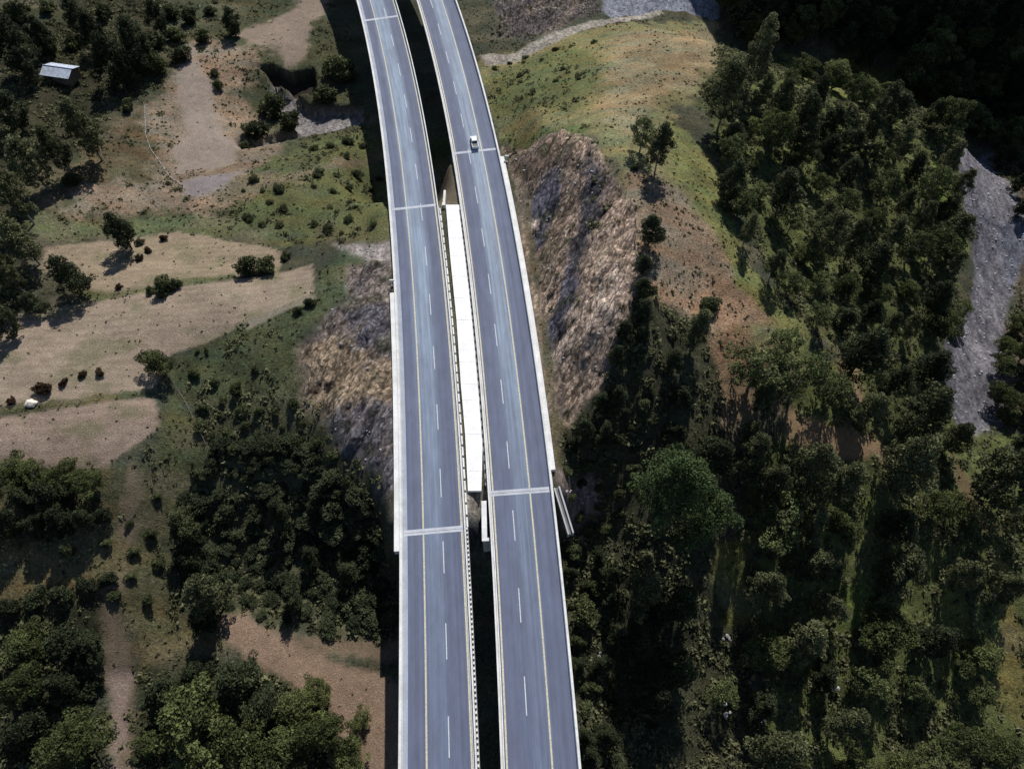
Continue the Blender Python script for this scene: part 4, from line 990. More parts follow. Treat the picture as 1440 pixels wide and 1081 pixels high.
gravtex = n.m('MULTIPLY', n.mr(n.vor(flat, 1.6, 'F1', 1), 0, 1, .6, 1.35), n.mr(n.noise(n.mapping(pos, (1, .3, 1), (0, 0, R(-15))), .8, 6, .7), .3, .7, .6, 1.35))
v = lerp(som, fine, softer); v = lerp(rkm, v, rocktex); v = lerp(gvm, v, gravtex)
comb = n.node('ShaderNodeCombineXYZ')
for i in range(3): n.l(v, comb.inputs[i])
c = n.mix(1.0, cc, comb.outputs[0], 'MULTIPLY')
spots = n.mr(n.noise(flat, .9, 5, .7), .56, .68, 0, .6)
spf = n.m('MULTIPLY', spots, n.m('SUBTRACT', .75, n.m('MINIMUM', n.m('ADD', n.m('ADD', n.m('MULTIPLY', som, .6), gvm), n.m('MULTIPLY', rkm, .5)), .75)))
c = n.mix(spf, c, n.mix(1.0, c, (.38, .46, .34), 'MULTIPLY'))
# scattered dark clods and tufts on the dry fields
dots = n.mr(n.noise(flat, 2.2, 3, .6), .66, .72, 0, .55)
c = n.mix(n.m('MULTIPLY', dots, som), c, n.mix(1.0, c, (.52, .52, .45), 'MULTIPLY'))
n.l(c, b.inputs['Base Color']); b.inputs['Roughness'].default_value = .95; b.inputs['Specular IOR Level'].default_value = .12
hb = n.m('ADD', n.m('MULTIPLY', v, .35), n.m('MULTIPLY', n.noise(flat, 3.5, 5, .7), .5))
n.bump(hb, .8, .5, b)
me.materials.append(m)
g = link('ground', me); tag(g, kind='structure')

# ================================================================ foliage helpers
def quads_mesh(name, cen, ax, bx, tone, material):
    """leaf quads from numpy arrays"""
    n_ = len(cen); co = np.empty((n_, 4, 3), np.float32)
    co[:, 0] = cen - ax * .5 - bx * .25; co[:, 1] = cen + bx * -.55; co[:, 2] = cen + ax * .5 - bx * .1; co[:, 3] = cen + bx * .55
    me = bpy.data.meshes.new(name); me.vertices.add(n_ * 4); me.vertices.foreach_set('co', co.ravel())
    me.loops.add(n_ * 4); me.polygons.add(n_); me.loops.foreach_set('vertex_index', np.arange(n_ * 4, dtype=np.int32))
    me.polygons.foreach_set('loop_start', np.arange(0, n_ * 4, 4, dtype=np.int32)); me.update(calc_edges=True)
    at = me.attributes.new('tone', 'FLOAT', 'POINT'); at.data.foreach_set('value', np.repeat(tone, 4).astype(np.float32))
    me.materials.append(material); return me
def leaves(cen, rad, size, rs, tone, out_bias=.6):
    """leaf quads around clump centres; cen (n,3) leaf positions, rad (n,3) outward direction"""
    n_ = len(cen); nrm = rs.normal(size=(n_, 3)); nrm /= np.linalg.norm(nrm, axis=1)[:, None]
    nrm = nrm + out_bias * rad; nrm[:, 2] += .35; nrm /= np.linalg.norm(nrm, axis=1)[:, None]
    a = np.cross(nrm, rs.normal(size=(n_, 3))); a /= np.linalg.norm(a, axis=1)[:, None] + 1e-9
    bb = np.cross(nrm, a); s = size * rs.uniform(.6, 1.5, n_)
    return cen, a * (s * 1.25)[:, None], bb * (s * .8)[:, None], tone
SPEC = {  # clumps, leaves per clump, leaf size, clump radius, taper (wide at bottom 1 .. top 0), trunk share
 'broad': (96, 115, .028, .105, .25, .30), 'tall': (120, 90, .033, .10, .45, .26), 'pine': (330, 120, .015, .062, .42, .34),
 'dark': (90, 95, .034, .11, .5, .15), 'bush': (36, 85, .055, .15, .35, .05), 'brown': (26, 60, .075, .16, .35, .02), 'airy': (80, 80, .030, .09, .2, .35)}
HW = {'broad': 1.1, 'tall': 2.0, 'pine': 1.5, 'dark': 1.5, 'bush': .7, 'brown': .62, 'airy': 1.2}
def crown_mesh(kind, seed):
    ncl, npl, ls, cr, tap, tr = SPEC[kind]; rs = np.random.RandomState(seed * 7 + len(kind) * 131)
    hh = HW[kind]; z0 = hh * tr * .8; cs = []; tries = 0
    lob = rs.uniform(0, 6.28, 3)
    while len(cs) < ncl and tries < 6000:
        tries += 1
        t = rs.uniform(0, 1) ** .85; ang = rs.uniform(0, 2 * math.pi)
        prof = math.sqrt(max(0, 1 - (2 * t - 1) ** 2)) if tap < .3 else (math.sin(math.pi * min(1, t * .8 + .14)) ** .7) * (1 - tap * t)
        edge = .5 * prof * (1 + .30 * math.sin(2 * ang + lob[0]) + .24 * math.sin(3 * ang + lob[1] + 5 * t) + .16 * math.sin(5 * ang + lob[2] - 6 * t))
        if math.sin(3.1 * ang + lob[2]) * math.sin(7 * t + lob[1]) > .62: continue
        r = edge * (rs.uniform(.35, 1.0) ** .5) - cr * .45
        if r < 0: r = rs.uniform(0, .06)
        p = np.array([r * math.cos(ang), r * math.sin(ang), z0 + (hh - z0 - cr * .6) * t + cr * .3])
        if cs and min(np.linalg.norm(p - q[0]) for q in cs) < cr * .72: continue
        cs.append((p, cr * rs.uniform(.6, 1.25), rs.uniform(.6, 1.45)))
    C_, A_, T_ = [], [], []
    for p, rr, tone in cs:
        k = int(npl * (rr / cr) ** 2 * .9) + 6
        d = rs.normal(size=(k, 3)); d /= np.linalg.norm(d, axis=1)[:, None]
        q = d * (rr * rs.uniform(.45, 1.0, k) ** .6)[:, None] * np.array([1.05, 1.05, .8])
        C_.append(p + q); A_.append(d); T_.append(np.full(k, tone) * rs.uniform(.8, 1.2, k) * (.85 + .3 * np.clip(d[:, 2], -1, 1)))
    C_ = np.concatenate(C_); A_ = np.concatenate(A_); T_ = np.concatenate(T_)
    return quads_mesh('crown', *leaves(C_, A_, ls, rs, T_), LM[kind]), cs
def trunk_mesh(kind, cs, seed):
    rs = random.Random(seed); hh = HW[kind]; mb = MB(); r0 = .03 if kind not in ('bush', 'brown') else .02
    if kind == 'pine': r0 = .028
    lean = (rs.uniform(-.03, .03), rs.uniform(-.03, .03)); pts = []
    for i in range(6):
        t = i / 5; pts.append((lean[0] * math.sin(3 * t), lean[1] * t * 2, -0.04 * hh + t * hh * .86))
    for i in range(5): mb.tube(pts[i], pts[i + 1], r0 * (1 - .17 * i) * (1.25 if i == 0 else 1), r0 * (1 - .17 * (i + 1)), 7, i == 4)
    for p, rr, _ in cs[::max(1, len(cs) // 9)]:
        zb = min(max(.1 * hh, p[2] - abs(p[0]) - abs(p[1]) - .03), pts[-1][2] - .01 * hh)
        q = next(i for i in range(5) if pts[i + 1][2] >= zb); u = (zb - pts[q][2]) / (pts[q + 1][2] - pts[q][2])
        st_ = tuple(pts[q][c_] * (1 - u) + pts[q + 1][c_] * u for c_ in range(3))
        if (Vector(p) - Vector(st_)).length < .05: continue
        mb.tube(st_, tuple(p), r0 * .42, r0 * .12, 5, False)
    me = bpy.data.meshes.new('trunk'); me.from_pydata(mb.v, [], mb.f); me.update()
    me.polygons.foreach_set('use_smooth', [True] * len(me.polygons))
    me.materials.append(M['palebark'] if kind in ('airy', 'tall') else M['bark']); return me
PROT = {}
for kind in SPEC:
    for s_ in range(6 if kind != 'pine' else 1):
        cm, cs = crown_mesh(kind, s_ + 1); PROT[kind, s_] = (cm, trunk_mesh(kind, cs, s_ + 3))

# key -> label, category, group
KEYS = {
 'shadowed_hill': ('dark bushy tree on the shadowed hillside behind the tin-roofed shack', 'tree', 'dark trees on the hillside beyond the shack'),
 't_below_shack': ('tall dark tree directly below and beside the tin-roofed shack', 'tree', None),
 't_narrow_left': ('tall dark tree beside the narrow brown strip, below the shack', 'tree', None),
 'left_edge': ('dark green tree in the dense row along the left edge', 'tree', 'dense dark trees along the left edge'),
 't_verge_dark': ('lone dark tree on the green verge above the upper dry field', 'tree', None),
 't_field_corner': ('large green-grey tree at the left corner between the two dry fields', 'tree', None),
 'b_field_dark': ('larger bush of the dark pair at the right end between the dry fields', 'bush', None),
 'b_field_dark2': ('smaller bush of the dark pair at the right end between the dry fields', 'bush', None),
 't_round_fence': ('round green tree standing alone at the lower right corner of the big dry field', 'tree', None),
 'b_verge_small': ('small green bush at the top right corner of the upper dry field', 'bush', None),
 'b_grey': ('small greyish bush alone on the left grass slope under the tall trees', 'bush', None),
 'b_pair_a': ('darker, lower one of two small bushes at the tip of the long field', 'bush', None),
 'b_pair_b': ('brighter, upper one of two small bushes at the tip of the long field', 'bush', None),
 'b_tiny': ('tiny green bush on the lower edge of the long dry field', 'bush', 'two tiny bushes on the field edge'),
 'slope_shrubs': ('small dark shrub scattered on the green slope between the fields and the left carriageway', 'shrub', 'small shrubs on the slope left of the road'),
 'verge_bushes': ('low green bush on the grassy strip between the two dry fields', 'bush', 'low bushes on the strip between the dry fields'),
 'b_hay': ('small brown tuft at the left end of the strip between the dry fields', 'bush', None),
 'gully_bushes': ('dark green bush beside the grey stony gully', 'bush', 'bushes around the stony gully'),
 'br1': ('reddish brown shrub furthest left in the row above the field ditch', 'shrub', None),
 'br2': ('largest, darkest oval shrub above the field ditch, behind the pale boulder', 'shrub', None),
 'br3': ('brown shrub next right of the large oval one above the field ditch', 'shrub', None),
 'br4': ('second brown shrub from the right in the row above the field ditch', 'shrub', None),
 'br5': ('round brown shrub at the right end of the row above the field ditch', 'shrub', None),
 'br6': ('uppermost brown shrub of the tight cluster of three in the upper dry field', 'shrub', None),
 'br7': ('middle, rightmost brown shrub of the tight cluster of three in the upper dry field', 'shrub', None),
 'br8': ('lowest brown shrub of the tight cluster of three in the upper dry field', 'shrub', None),
 'br9': ('single brown shrub at the upper edge of the upper dry field', 'shrub', None),
 'hedge_trees': ('leafy green tree in the thick hedge row below the lowest dry field', 'tree', 'trees of the hedge row under the lowest field'),
 'lower_hedge': ('dark tree in the second hedge row, below the first one at the left edge', 'tree', 'trees of the second hedge row'),
 't_lone_dark': ('small dark tree standing alone just below the second hedge row', 'tree', None),
 'bottom_left_wood': ('dark tree in the wood at the bottom left, left of the dirt track', 'tree', 'trees left of the dirt track'),
 't_green_bottom': ('big rounded mid-green tree at the bottom left beside the dirt track', 'tree', None),
 't_big_bottom': ('biggest, brightest green tree of the bottom wood, right of the dirt track', 'tree', None),
 'bottom_wood': ('dark green tree in the wood between the dirt track and the reddish track', 'tree', 'trees between the two tracks at the bottom'),
 't_pale_track': ('small light green tree on the reddish bare track near the left carriageway', 'tree', None),
 'slope_wood': ('dark growth in the thicket on the shaded slope left of the carriageways', 'tree', 'thicket on the shaded slope left of the viaduct'),
 't_ridge_wide': ('wide olive tree on the grass ridge, left of its dark neighbour', 'tree', None),
 't_ridge_dark': ('tall dark tree on the grass ridge right behind the rock cutting', 'tree', None),
 'b_ridge_small': ('small green bush under the two ridge trees', 'bush', None),
 't_crest': ('dark tree standing alone on the crest of the rock cutting', 'tree', None),
 't_slope_dark': ('dark tree on the brown slope right of the crest, below the lone crest tree', 'tree', None),
 'b_slope_dark': ('low dark bush just above the dark tree on the brown slope', 'bush', None),
 'crest_small': ('small dark conifer-like tree, some added as shadow fill, along the lower right edge of the rock cutting', 'tree', 'small dark trees at the lower edge of the rock cutting'),
 't_shadow_column': ('narrow nearly black tree added as a shadow column below the brown slope, right of the cutting', 'tree', None),
 'slope_talls': ('tall tree, a few standing in for shadow, on the shaded slope around the big bright pine', 'tree', 'tall trees around the big pine'),
 't_big_pine': ('huge bright green pine right of the right carriageway, the largest crown in view', 'tree', None),
 'spreading': ('spreading light green tree at the head of the brown clearing', 'tree', 'spreading light trees above the brown clearing'),
 'ridge_top': ('sunlit tree on the skyline of the ridge against the black ravine', 'tree', 'trees on top of the ridge'),
 'ridge_wood': ('tall olive tree in the wood covering the ridge left of the river', 'tree', 'wood on the ridge left of the river'),
 'river_wood': ('dark olive tree in the wood at the lower right', 'tree', 'wood at the lower right'),
 'far_slope': ('black-green tree on the far slope in deep shadow at the top right', 'tree', 'trees on the shadowed far slope'),
 'shadow_fill_trees': ('nearly black tree added to fill in the deep shadow below the huge bright pine', 'tree', 'trees added as shadow below the big pine'),
 'crest_scrub': ('low dark shrub on the shaded slope under the rock cutting', 'shrub', 'shrubs under the rock cutting'),
 'viaduct_scrub': ('bushy shrub beside the lower right viaduct', 'shrub', 'shrubs beside the lower right viaduct'),
 'green_slope_bushes': ('small green bush on the green slope left of the upper left viaduct', 'bush', 'bushes left of the upper left viaduct'),
 'green_slope_bushes2': ('small dark bush on the green slope right of the upper right viaduct', 'bush', 'bushes right of the upper right viaduct'),
 'bare_bushes': ('small bush on the bare brown slope above the light green spreading trees', 'bush', 'bushes on the bare brown slope'),
 'far_bank': ('tree on the far bank of the grey stony river at the right edge', 'tree', 'trees on the far river bank'),
 'path_bushes': ('small bush beside the narrow dirt path at the lower left', 'bush', 'bushes beside the dirt path'),
}
NAMES = {'broad': 'broadleaf_tree', 'tall': 'tall_tree', 'pine': 'pine_tree', 'dark': 'dark_tree', 'airy': 'spreading_tree', 'bush': 'bush', 'brown': 'brown_shrub'}
rt = random.Random(77)
for (x, y, w, kind, key) in TREES:
    s_ = rt.randrange(6) if kind != 'pine' else 0
    lab, cat, grp = KEYS[key]
    e = empty(NAMES[kind], (x, y, float(ground(x, y)) - .05), lab, cat, grp, rt.uniform(0, 6.28))
    sz = w * rt.uniform(.88, 1.12) if grp else w; sz *= .98; a_ = rt.uniform(.82, 1.2) if grp else 1.0; e.scale = (sz * a_, sz / a_, sz * (rt.uniform(.75, 1.25) if grp else 1.0))
    if key == 'slope_wood' and kind == 'bush': e.scale[2] = sz * rt.uniform(.4, .75)
    cm, tm = PROT[kind, s_]
    if key in ('slope_wood', 'bottom_left_wood') and kind == 'bush':
        if ('d', s_) not in PROT:
            c2 = cm.copy(); c2.materials.clear(); c2.materials.append(LM['dark']); PROT['d', s_] = c2
        cm = PROT['d', s_]
    if key.startswith('green_slope'): e.scale[2] = sz * .7
    link('crown', cm, e); link('trunk', tm, e)

# ---------------------------------------------------------------- uncountable cover
rs = np.random.RandomState(4)
def scatter(N, weight, lim=(-185, 185, -24, 330)):
    x = rs.uniform(lim[0], lim[1], N * 6); y = rs.uniform(lim[2], lim[3], N * 6)
    i = np.clip(np.searchsorted(gx, x), 0, NXg - 1); j = np.clip(np.searchsorted(gy, y), 0, NYg - 1)
    w = weight[j * NXg + i]; ok = rs.uniform(0, 1, len(x)) < w
    return x[ok][:N], y[ok][:N]
def cover(name, x, y, size, per, leaf, material, squash=.6):
    n_ = len(x); zz = ground(x, y); s = size[:, None] * np.ones((1, per))
    d = rs.normal(size=(n_, per, 3)); d /= np.linalg.norm(d, axis=2)[:, :, None]; d[:, :, 2] = np.abs(d[:, :, 2])
    p = np.stack([x, y, zz], 1)[:, None, :] + d * (s * rs.uniform(.3, 1, (n_, per)))[:, :, None] * np.array([1, 1, squash])
    tone = (rs.uniform(.6, 1.3, n_)[:, None] * rs.uniform(.8, 1.2, (n_, per))).ravel()
    c_, a_, b_, t_ = leaves(p.reshape(-1, 3), d.reshape(-1, 3), 1.0, rs, tone)
    k = (leaf * np.repeat(size, per))[:, None]
    return link(name, quads_mesh(name, c_, a_ * k, b_ * k, t_, material))
clear = sstep(1.0, 3.0, dr)
patchy = sstep(-.15, .35, fbm(X / 8, Y / 8, 3, 91)); patch2 = sstep(.0, .4, fbm(X / 5, Y / 5, 3, 92))
wsc = clear * (msk['scrub'] * (.35 + .65 * patchy) + (z('green_slope') + z('lower_left')) * .30 * patch2 + z('hillside') * .30 * patch2 + rk * .10 * patch2 + z('slope') * .06 * patch2)
wsc = wsc * (1 - .5 * msk['scrub'] * sstep(-.1, .3, -hatch))
x_, y_ = scatter(19000, wsc)
tag(cover('scrub_cover', x_, y_, rs.uniform(.45, 1.5, len(x_)) ** 1.1, 20, .42, LM['scrub']), 'low dark scrub covering the shaded slopes and hillside', 'scrub', kind='stuff')
wgr = clear * (gr * (.5 * patchy + .12) * (1 - .6 * z('right_slope')) + z('scrub') * .2)
x_, y_ = scatter(17000, wgr)
tag(cover('grass_tussocks', x_, y_, rs.uniform(.2, .5, len(x_)), 7, .9, LM['grass'], .4), 'grass tussocks on the open slopes', 'grass', kind='stuff')
x_, y_ = scatter(3200, clear * (z('field') * .45 + z('soil') * .25 + z('bare_slope') * .8 + z('track') * .3))
tag(cover('weed_tufts', x_, y_, rs.uniform(.15, .38, len(x_)), 8, .8, LM['scrub'], .5), 'small weeds dotted over the dry fields and bare slopes', 'weeds', kind='stuff')
# stones
ico = [(0, 0, 1), (.89, 0, .45), (.28, .85, .45), (-.72, .53, .45), (-.72, -.53, .45), (.28, -.85, .45), (.72, .53, -.45), (-.28, .85, -.45), (-.89, 0, -.45), (-.28, -.85, -.45), (.72, -.53, -.45), (0, 0, -1)]
icf = [(0, 1, 2), (0, 2, 3), (0, 3, 4), (0, 4, 5), (0, 5, 1), (1, 6, 2), (2, 7, 3), (3, 8, 4), (4, 9, 5), (5, 10, 1), (6, 7, 2), (7, 8, 3), (8, 9, 4), (9, 10, 5), (10, 6, 1), (11, 7, 6), (11, 8, 7), (11, 9, 8), (11, 10, 9), (11, 6, 10)]
def rock_mb(c, r, seed, sq=.7):
    q = random.Random(seed); mb = MB()
    mb.add([(c[0] + a * r * q.uniform(.7, 1.25), c[1] + b_ * r * q.uniform(.7, 1.25), c[2] + d * r * sq * q.uniform(.7, 1.2)) for a, b_, d in ico], icf)
    return mb
def stones(name, x, y, r, material):
    n_ = len(x); zz = ground(x, y); I = np.array(ico)
    co = np.stack([x, y, zz], 1)[:, None] + I[None] * (r[:, None, None]) * rs.uniform(.6, 1.3, (n_, 12, 1)) * np.array([1, 1, .6])
    f = (np.array(icf)[None] + (np.arange(n_) * 12)[:, None, None]).reshape(-1, 3).astype(np.int32)
    me = bpy.data.meshes.new(name); me.vertices.add(n_ * 12); me.vertices.foreach_set('co', co.ravel().astype(np.float32))
    me.loops.add(len(f) * 3); me.polygons.add(len(f)); me.loops.foreach_set('vertex_index', f.ravel())
    me.polygons.foreach_set('loop_start', np.arange(0, len(f) * 3, 3, dtype=np.int32)); me.update(calc_edges=True)
    me.materials.append(material); return link(name, me)
x_, y_ = scatter(5200, clear * (msk['gravel'] * .9 + rk * .22))
tag(stones('loose_stones', x_, y_, rs.uniform(.1, .42, len(x_)) ** 1.3 * 1.4, M['stone']), 'loose grey stones on the river bed, gully and rock faces', 'stones', kind='stuff')

# ================================================================ carriageways
def ribbon(k, Ya, Yb, prof, step=2.0, uv=False, cap=True):
    """sweep a list of (offset, z) along carriageway k; closed profile if it ends where it began"""
    n_ = max(2, int(abs(Yb - Ya) / step) + 1); Ys = np.linspace(Ya, Yb, n_); x, nx_, ny_ = road_frame(k, Ys)
    P = prof[:-1] if prof[0] == prof[-1] else prof; closed = prof[0] == prof[-1]; m_ = len(P); mb = MB()
    vs = [(x[i] + nx_[i] * o, Ys[i] + ny_[i] * o, zz) for i in range(n_) for o, zz in P]
    fs = []
    for i in range(n_ - 1):
        for j in range(m_ if closed else m_ - 1):
            j2 = (j + 1) % m_; fs.append((i * m_ + j, i * m_ + j2, (i + 1) * m_ + j2, (i + 1) * m_ + j))
    if closed and cap: fs += [tuple(range(m_ - 1, -1, -1)), tuple((n_ - 1) * m_ + j for j in range(m_))]
    mb.add(vs, fs); mb.lane = [(o, Ys[i]) for i in range(n_) for o, zz in P]; return mb
def strip(k, Ya, Yb, o1, o2, zz): return ribbon(k, Ya, Yb, [(o2, zz), (o1, zz)])
def boxprof(o1, o2, z1, z2): return [(o1, z1), (o2, z1), (o2, z2), (o1, z2), (o1, z1)]
def put_asphalt(k, Ya, Yb, parent, o1, o2, zz=0.0):
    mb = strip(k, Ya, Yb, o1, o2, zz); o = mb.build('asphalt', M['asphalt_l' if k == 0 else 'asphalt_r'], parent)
    uvl = o.data.uv_layers.new(name='lane')
    for lp in o.data.loops: uvl.data[lp.index].uv = mb.lane[lp.vertex_index]
    return o
DIM = [dict(inl=-7.15, outl=-7.75, inr=3.85, outr=4.25, yl=-3.5, yr=3.45), dict(inl=-4.0, outl=-4.4, inr=7.3, outr=7.85, yl=-3.45, yr=3.5)]
DASH0 = [37.9, 29.5]; CYC = 14.3
def dashes(k, Ya, Yb, parent):
    i = -8
    while True:
        y0 = DASH0[k] + i * CYC - 2.9; i += 1
        if y0 > Yb: break
        a_, b_ = max(y0, Ya), min(y0 + 5.8, Yb)
        if b_ - a_ > .5: strip(k, a_, b_, -.085, .085, .008).build('lane_dash', M['white_line'], parent)
def lines(k, Ya, Yb, parent):
    d = DIM[k]
    for o in (d['yl'], d['yr']): strip(k, Ya, Yb, o - .14, o + .14, .008).build('edge_line', M['yellow'], parent)
    if k == 0: strip(k, Ya, Yb, d['inl'] + .03, d['inl'] + .75, .005).build('gutter', M['gutter'], parent)
    if k == 0: strip(k, Ya, Yb, d['inr'] - .18, d['inr'] - .02, .006).build('edge_strip', M['barrier'], parent)
    if k == 1: strip(k, Ya, Yb, d['inl'] + .03, d['inl'] + .2, .006).build('edge_strip', M['barrier'], parent)
    dashes(k, Ya, Yb, parent)
def parapet_prof(o_in, o_out, h=.85):
    s_ = 1 if o_out > o_in else -1
    P = [(o_in, -.05), (o_in + s_ * .06, .12), (o_in + s_ * .16, .32), (o_in + s_ * .14, h), (o_out, h), (o_out, -.35), (o_in, -.35), (o_in, -.05)]
    return P if s_ < 0 else P[::-1]
def dotted(k, Ya, Yb, o1, o2, z1, z2, pitch, ln, name, mt, parent):
    y = Ya; res = []
    while y < Yb:
        x, nx_, ny_ = road_frame(k, np.array([y])); o = (o1 + o2) / 2; rz = math.atan2(ny_[0], nx_[0])
        if not res:
            mb = MB(); mb.box((0, 0, 0), (abs(o2 - o1), ln, z2 - z1)); q = mb.build(name, mt, parent)
        else:
            q = res[0].copy(); C.objects.link(q)
        q.location = (x[0] + nx_[0] * o, y + ny_[0] * o, (z1 + z2) / 2); q.rotation_euler = (0, 0, rz)
        res.append(q); y += pitch
    return res
def pier(k, Y, parent, top=-2.3):
    x, nx_, ny_ = road_frame(k, np.array([Y])); mid = (DIM[k]['outl'] + DIM[k]['outr']) / 2
    cx, cy = x[0] + nx_[0] * mid, Y + ny_[0] * mid; rz = math.atan2(ny_[0], nx_[0]); g_ = float(ground(cx, cy)) - 1.5
    if top - g_ < 2: return
    mb = MB(); mb.box((cx, cy, (top - .8 + g_) / 2), (3.6, 1.6, top - .8 - g_), rz)
    p = mb.build('pier', M['girder'], parent); mb = MB(); mb.box((cx, cy, top - .4), (7.4, 2.0, .8), rz); mb.build('pier_cap', M['girder'], p)
def viaduct(k, Ya, Yb, label, joints, rail_side=None, nub_side=None):
    d = DIM[k]; Ym = Ya if Ya > 100 else Yb
    e = empty('viaduct', (float(road_x(k, Ym)), Ym, -15), label, 'viaduct')
    mi = e.matrix_world
    def P(mb, name, mt, parent=None):
        o = mb.build(name, mt, parent or e)
        return o
    ol, orr = d['outl'] + .06, d['outr'] - .06; c0 = (ol + orr) / 2
    P(ribbon(k, Ya, Yb, [(ol, -.04), (ol, -.4), (c0 - 3.4, -.75), (c0 - 2.6, -2.3), (c0 + 2.6, -2.3), (c0 + 3.4, -.75), (orr, -.4), (orr, -.04), (ol, -.04)][::-1]), 'deck', M['girder'])
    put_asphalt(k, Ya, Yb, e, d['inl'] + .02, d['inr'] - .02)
    P(ribbon(k, Ya, Yb, parapet_prof(d['inl'], d['outl'])), 'parapet', M['barrier'])
    P(ribbon(k, Ya, Yb, parapet_prof(d['inr'], d['outr'])), 'parapet', M['barrier'])
    lines(k, Ya, Yb, e)
    for (y, wd) in joints:
        P(strip(k, y - wd / 2, y + wd / 2, d['inl'] + .1, d['inr'] - .1, .014), 'expansion_joint', M['joint'])
        if wd > 1: P(strip(k, y - .10, y + .02, d['inl'] + .1, d['inr'] - .1, .018), 'joint_seal', M['grey'])
    if rail_side:
        s_, o = rail_side
        P(ribbon(k, Ya, Yb, boxprof(o, o + s_ * .42, -.30, -.05) if s_ > 0 else boxprof(o + s_ * .42, o, -.30, -.05)), 'ledge', M['grey'])
        dotted(k, -36, Yb - .3, o + .06, o + .34, -.04, .30, .82, .38, 'railing_block', M['barrier'], e)
        P(ribbon(k, Ya, Yb, boxprof(o + .02, o + .06, -.04, .1)), 'gap_shade_strip', M['gap_shade'])  # dark strip stands for the shade between parapet and railing blocks
    if nub_side is not None: dotted(k, -36, Yb - .3, nub_side, nub_side - .18, -.35, -.1, 1.15, .3, 'bracket', M['barrier'], e)
    y = Ya + 9 if Ya > 100 else Yb - 9
    while Ya < y < Yb:
        pier(k, y, e); y += 28 if Ya > 100 else -28
    bpy.context.view_layer.update()
    for ch in e.children: ch.location = ch.location - e.location
    return e
jl = [q[1] for q in FLAT['joints_left']]; jr = [q[1] for q in FLAT['joints_right']]
YT, YB = 430, -37
viaduct(0, jl[1] + .01, YT, 'upper left viaduct, curving past the stony gully, above the joint', [(jl[0], .9), (jl[1] + .5, .8)])
viaduct(1, jr[0] + .01, YT, 'upper right viaduct, curving and carrying the white pickup', [(jr[0] + .5, .8)])
viaduct(0, YB, jl[2] - .01, 'lower left viaduct, straight, with a dotted railing on its inner side', [(jl[2] - .55, 1.1)], (1, DIM[0]['outr']), DIM[0]['outl'])
viaduct(1, YB, jr[1] - .01, 'lower right viaduct, straight, passing beside the dark tall trees', [(jr[1] - .55, 1.1)])
# the piece on the ridge: road on the ground
for k, (Ya, Yb) in ((0, (jl[2], jl[1])), (1, (jr[1], jr[0]))):
    d = DIM[k]; rd_ = ribbon(k, Ya, Yb, boxprof(d['outl'] - .2, d['outr'] + .2, -.9, -.04)).build('road', M['grey']); tag(rd_, kind='structure')
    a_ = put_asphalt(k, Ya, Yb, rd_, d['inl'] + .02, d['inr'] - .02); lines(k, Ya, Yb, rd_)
def wall_thing(name, label, cat, parts, group=None, dots=()):
    e = empty(name, (0, 0, 0), label, cat, group)
    o0 = None
    for nm, mb, mt in parts:
        o = mb.build(nm, mt, e)
    v0 = e.children[0].data.vertices[len(e.children[0].data.vertices) // 2].co
    base = Vector((v0.x, v0.y, v0.z)); e.location = base
    for d_ in dots: dotted(*d_, e)
    for ch in e.children: ch.location = ch.location - base
    return e
d = DIM[0]
wall_thing('concrete_barrier', 'concrete barrier with pale ledge on the outer left edge of the left carriageway', 'barrier',
   [('barrier', ribbon(0, jl[2] + .02, jl[1] - .02, parapet_prof(d['inl'], d['outl'])), M['barrier']),
    ('ledge', ribbon(0, 39.5, 99.0, boxprof(-8.75, d['outl'] - .01, -1.0, .55)), M['channel'])])
wall_thing('concrete_barrier', 'thin concrete barrier between the left carriageway and the white median slab', 'barrier',
   [('barrier', ribbon(0, jl[2] + .02, jl[1] - .02, parapet_prof(d['inr'], d['outr'])), M['barrier']),
    ('gap_shade_strip', ribbon(0, jl[2] + .02, jl[1] - .02, boxprof(4.27, 4.42, -.6, -.1)), M['gap_shade']),  # dark strip standing for the shaded gap behind the barrier
    ], dots=[(0, jl[2] + .5, jl[1] - .5, 4.42, 4.72, -.6, .25, 2.4, 1.9, 'ledge_block', M['channel'])])
d = DIM[1]
wall_thing('concrete_barrier', 'concrete barrier with painted shadow dashes between the white median slab and the right carriageway', 'barrier',
   [('barrier', ribbon(1, jr[1] + .02, jr[0] - .02, parapet_prof(d['inl'], d['outl'])), M['barrier']),
    ('dashed_ledge', ribbon(1, 52, jl[1], boxprof(-4.85, -4.42, -.6, .12)), M['grey']),
    ], dots=[(1, 53, jl[1] - 2, -4.80, -4.5, .1, .14, 1.9, .8, 'shadow_dash', M['gap_shade'])])  # dark blocks stand in for the railing's shadow dashes
wall_thing('concrete_barrier', 'concrete barrier with bright white ledge below the big rock cutting', 'barrier',
   [('barrier', ribbon(1, jr[1] + .02, jr[0] - .02, parapet_prof(d['inr'], d['outr'])), M['barrier']),
    ('ledge', ribbon(1, 54.0, jr[0] - 3.2, boxprof(d['outr'] + .01, 8.75, -1.0, .6)), M['channel'])])
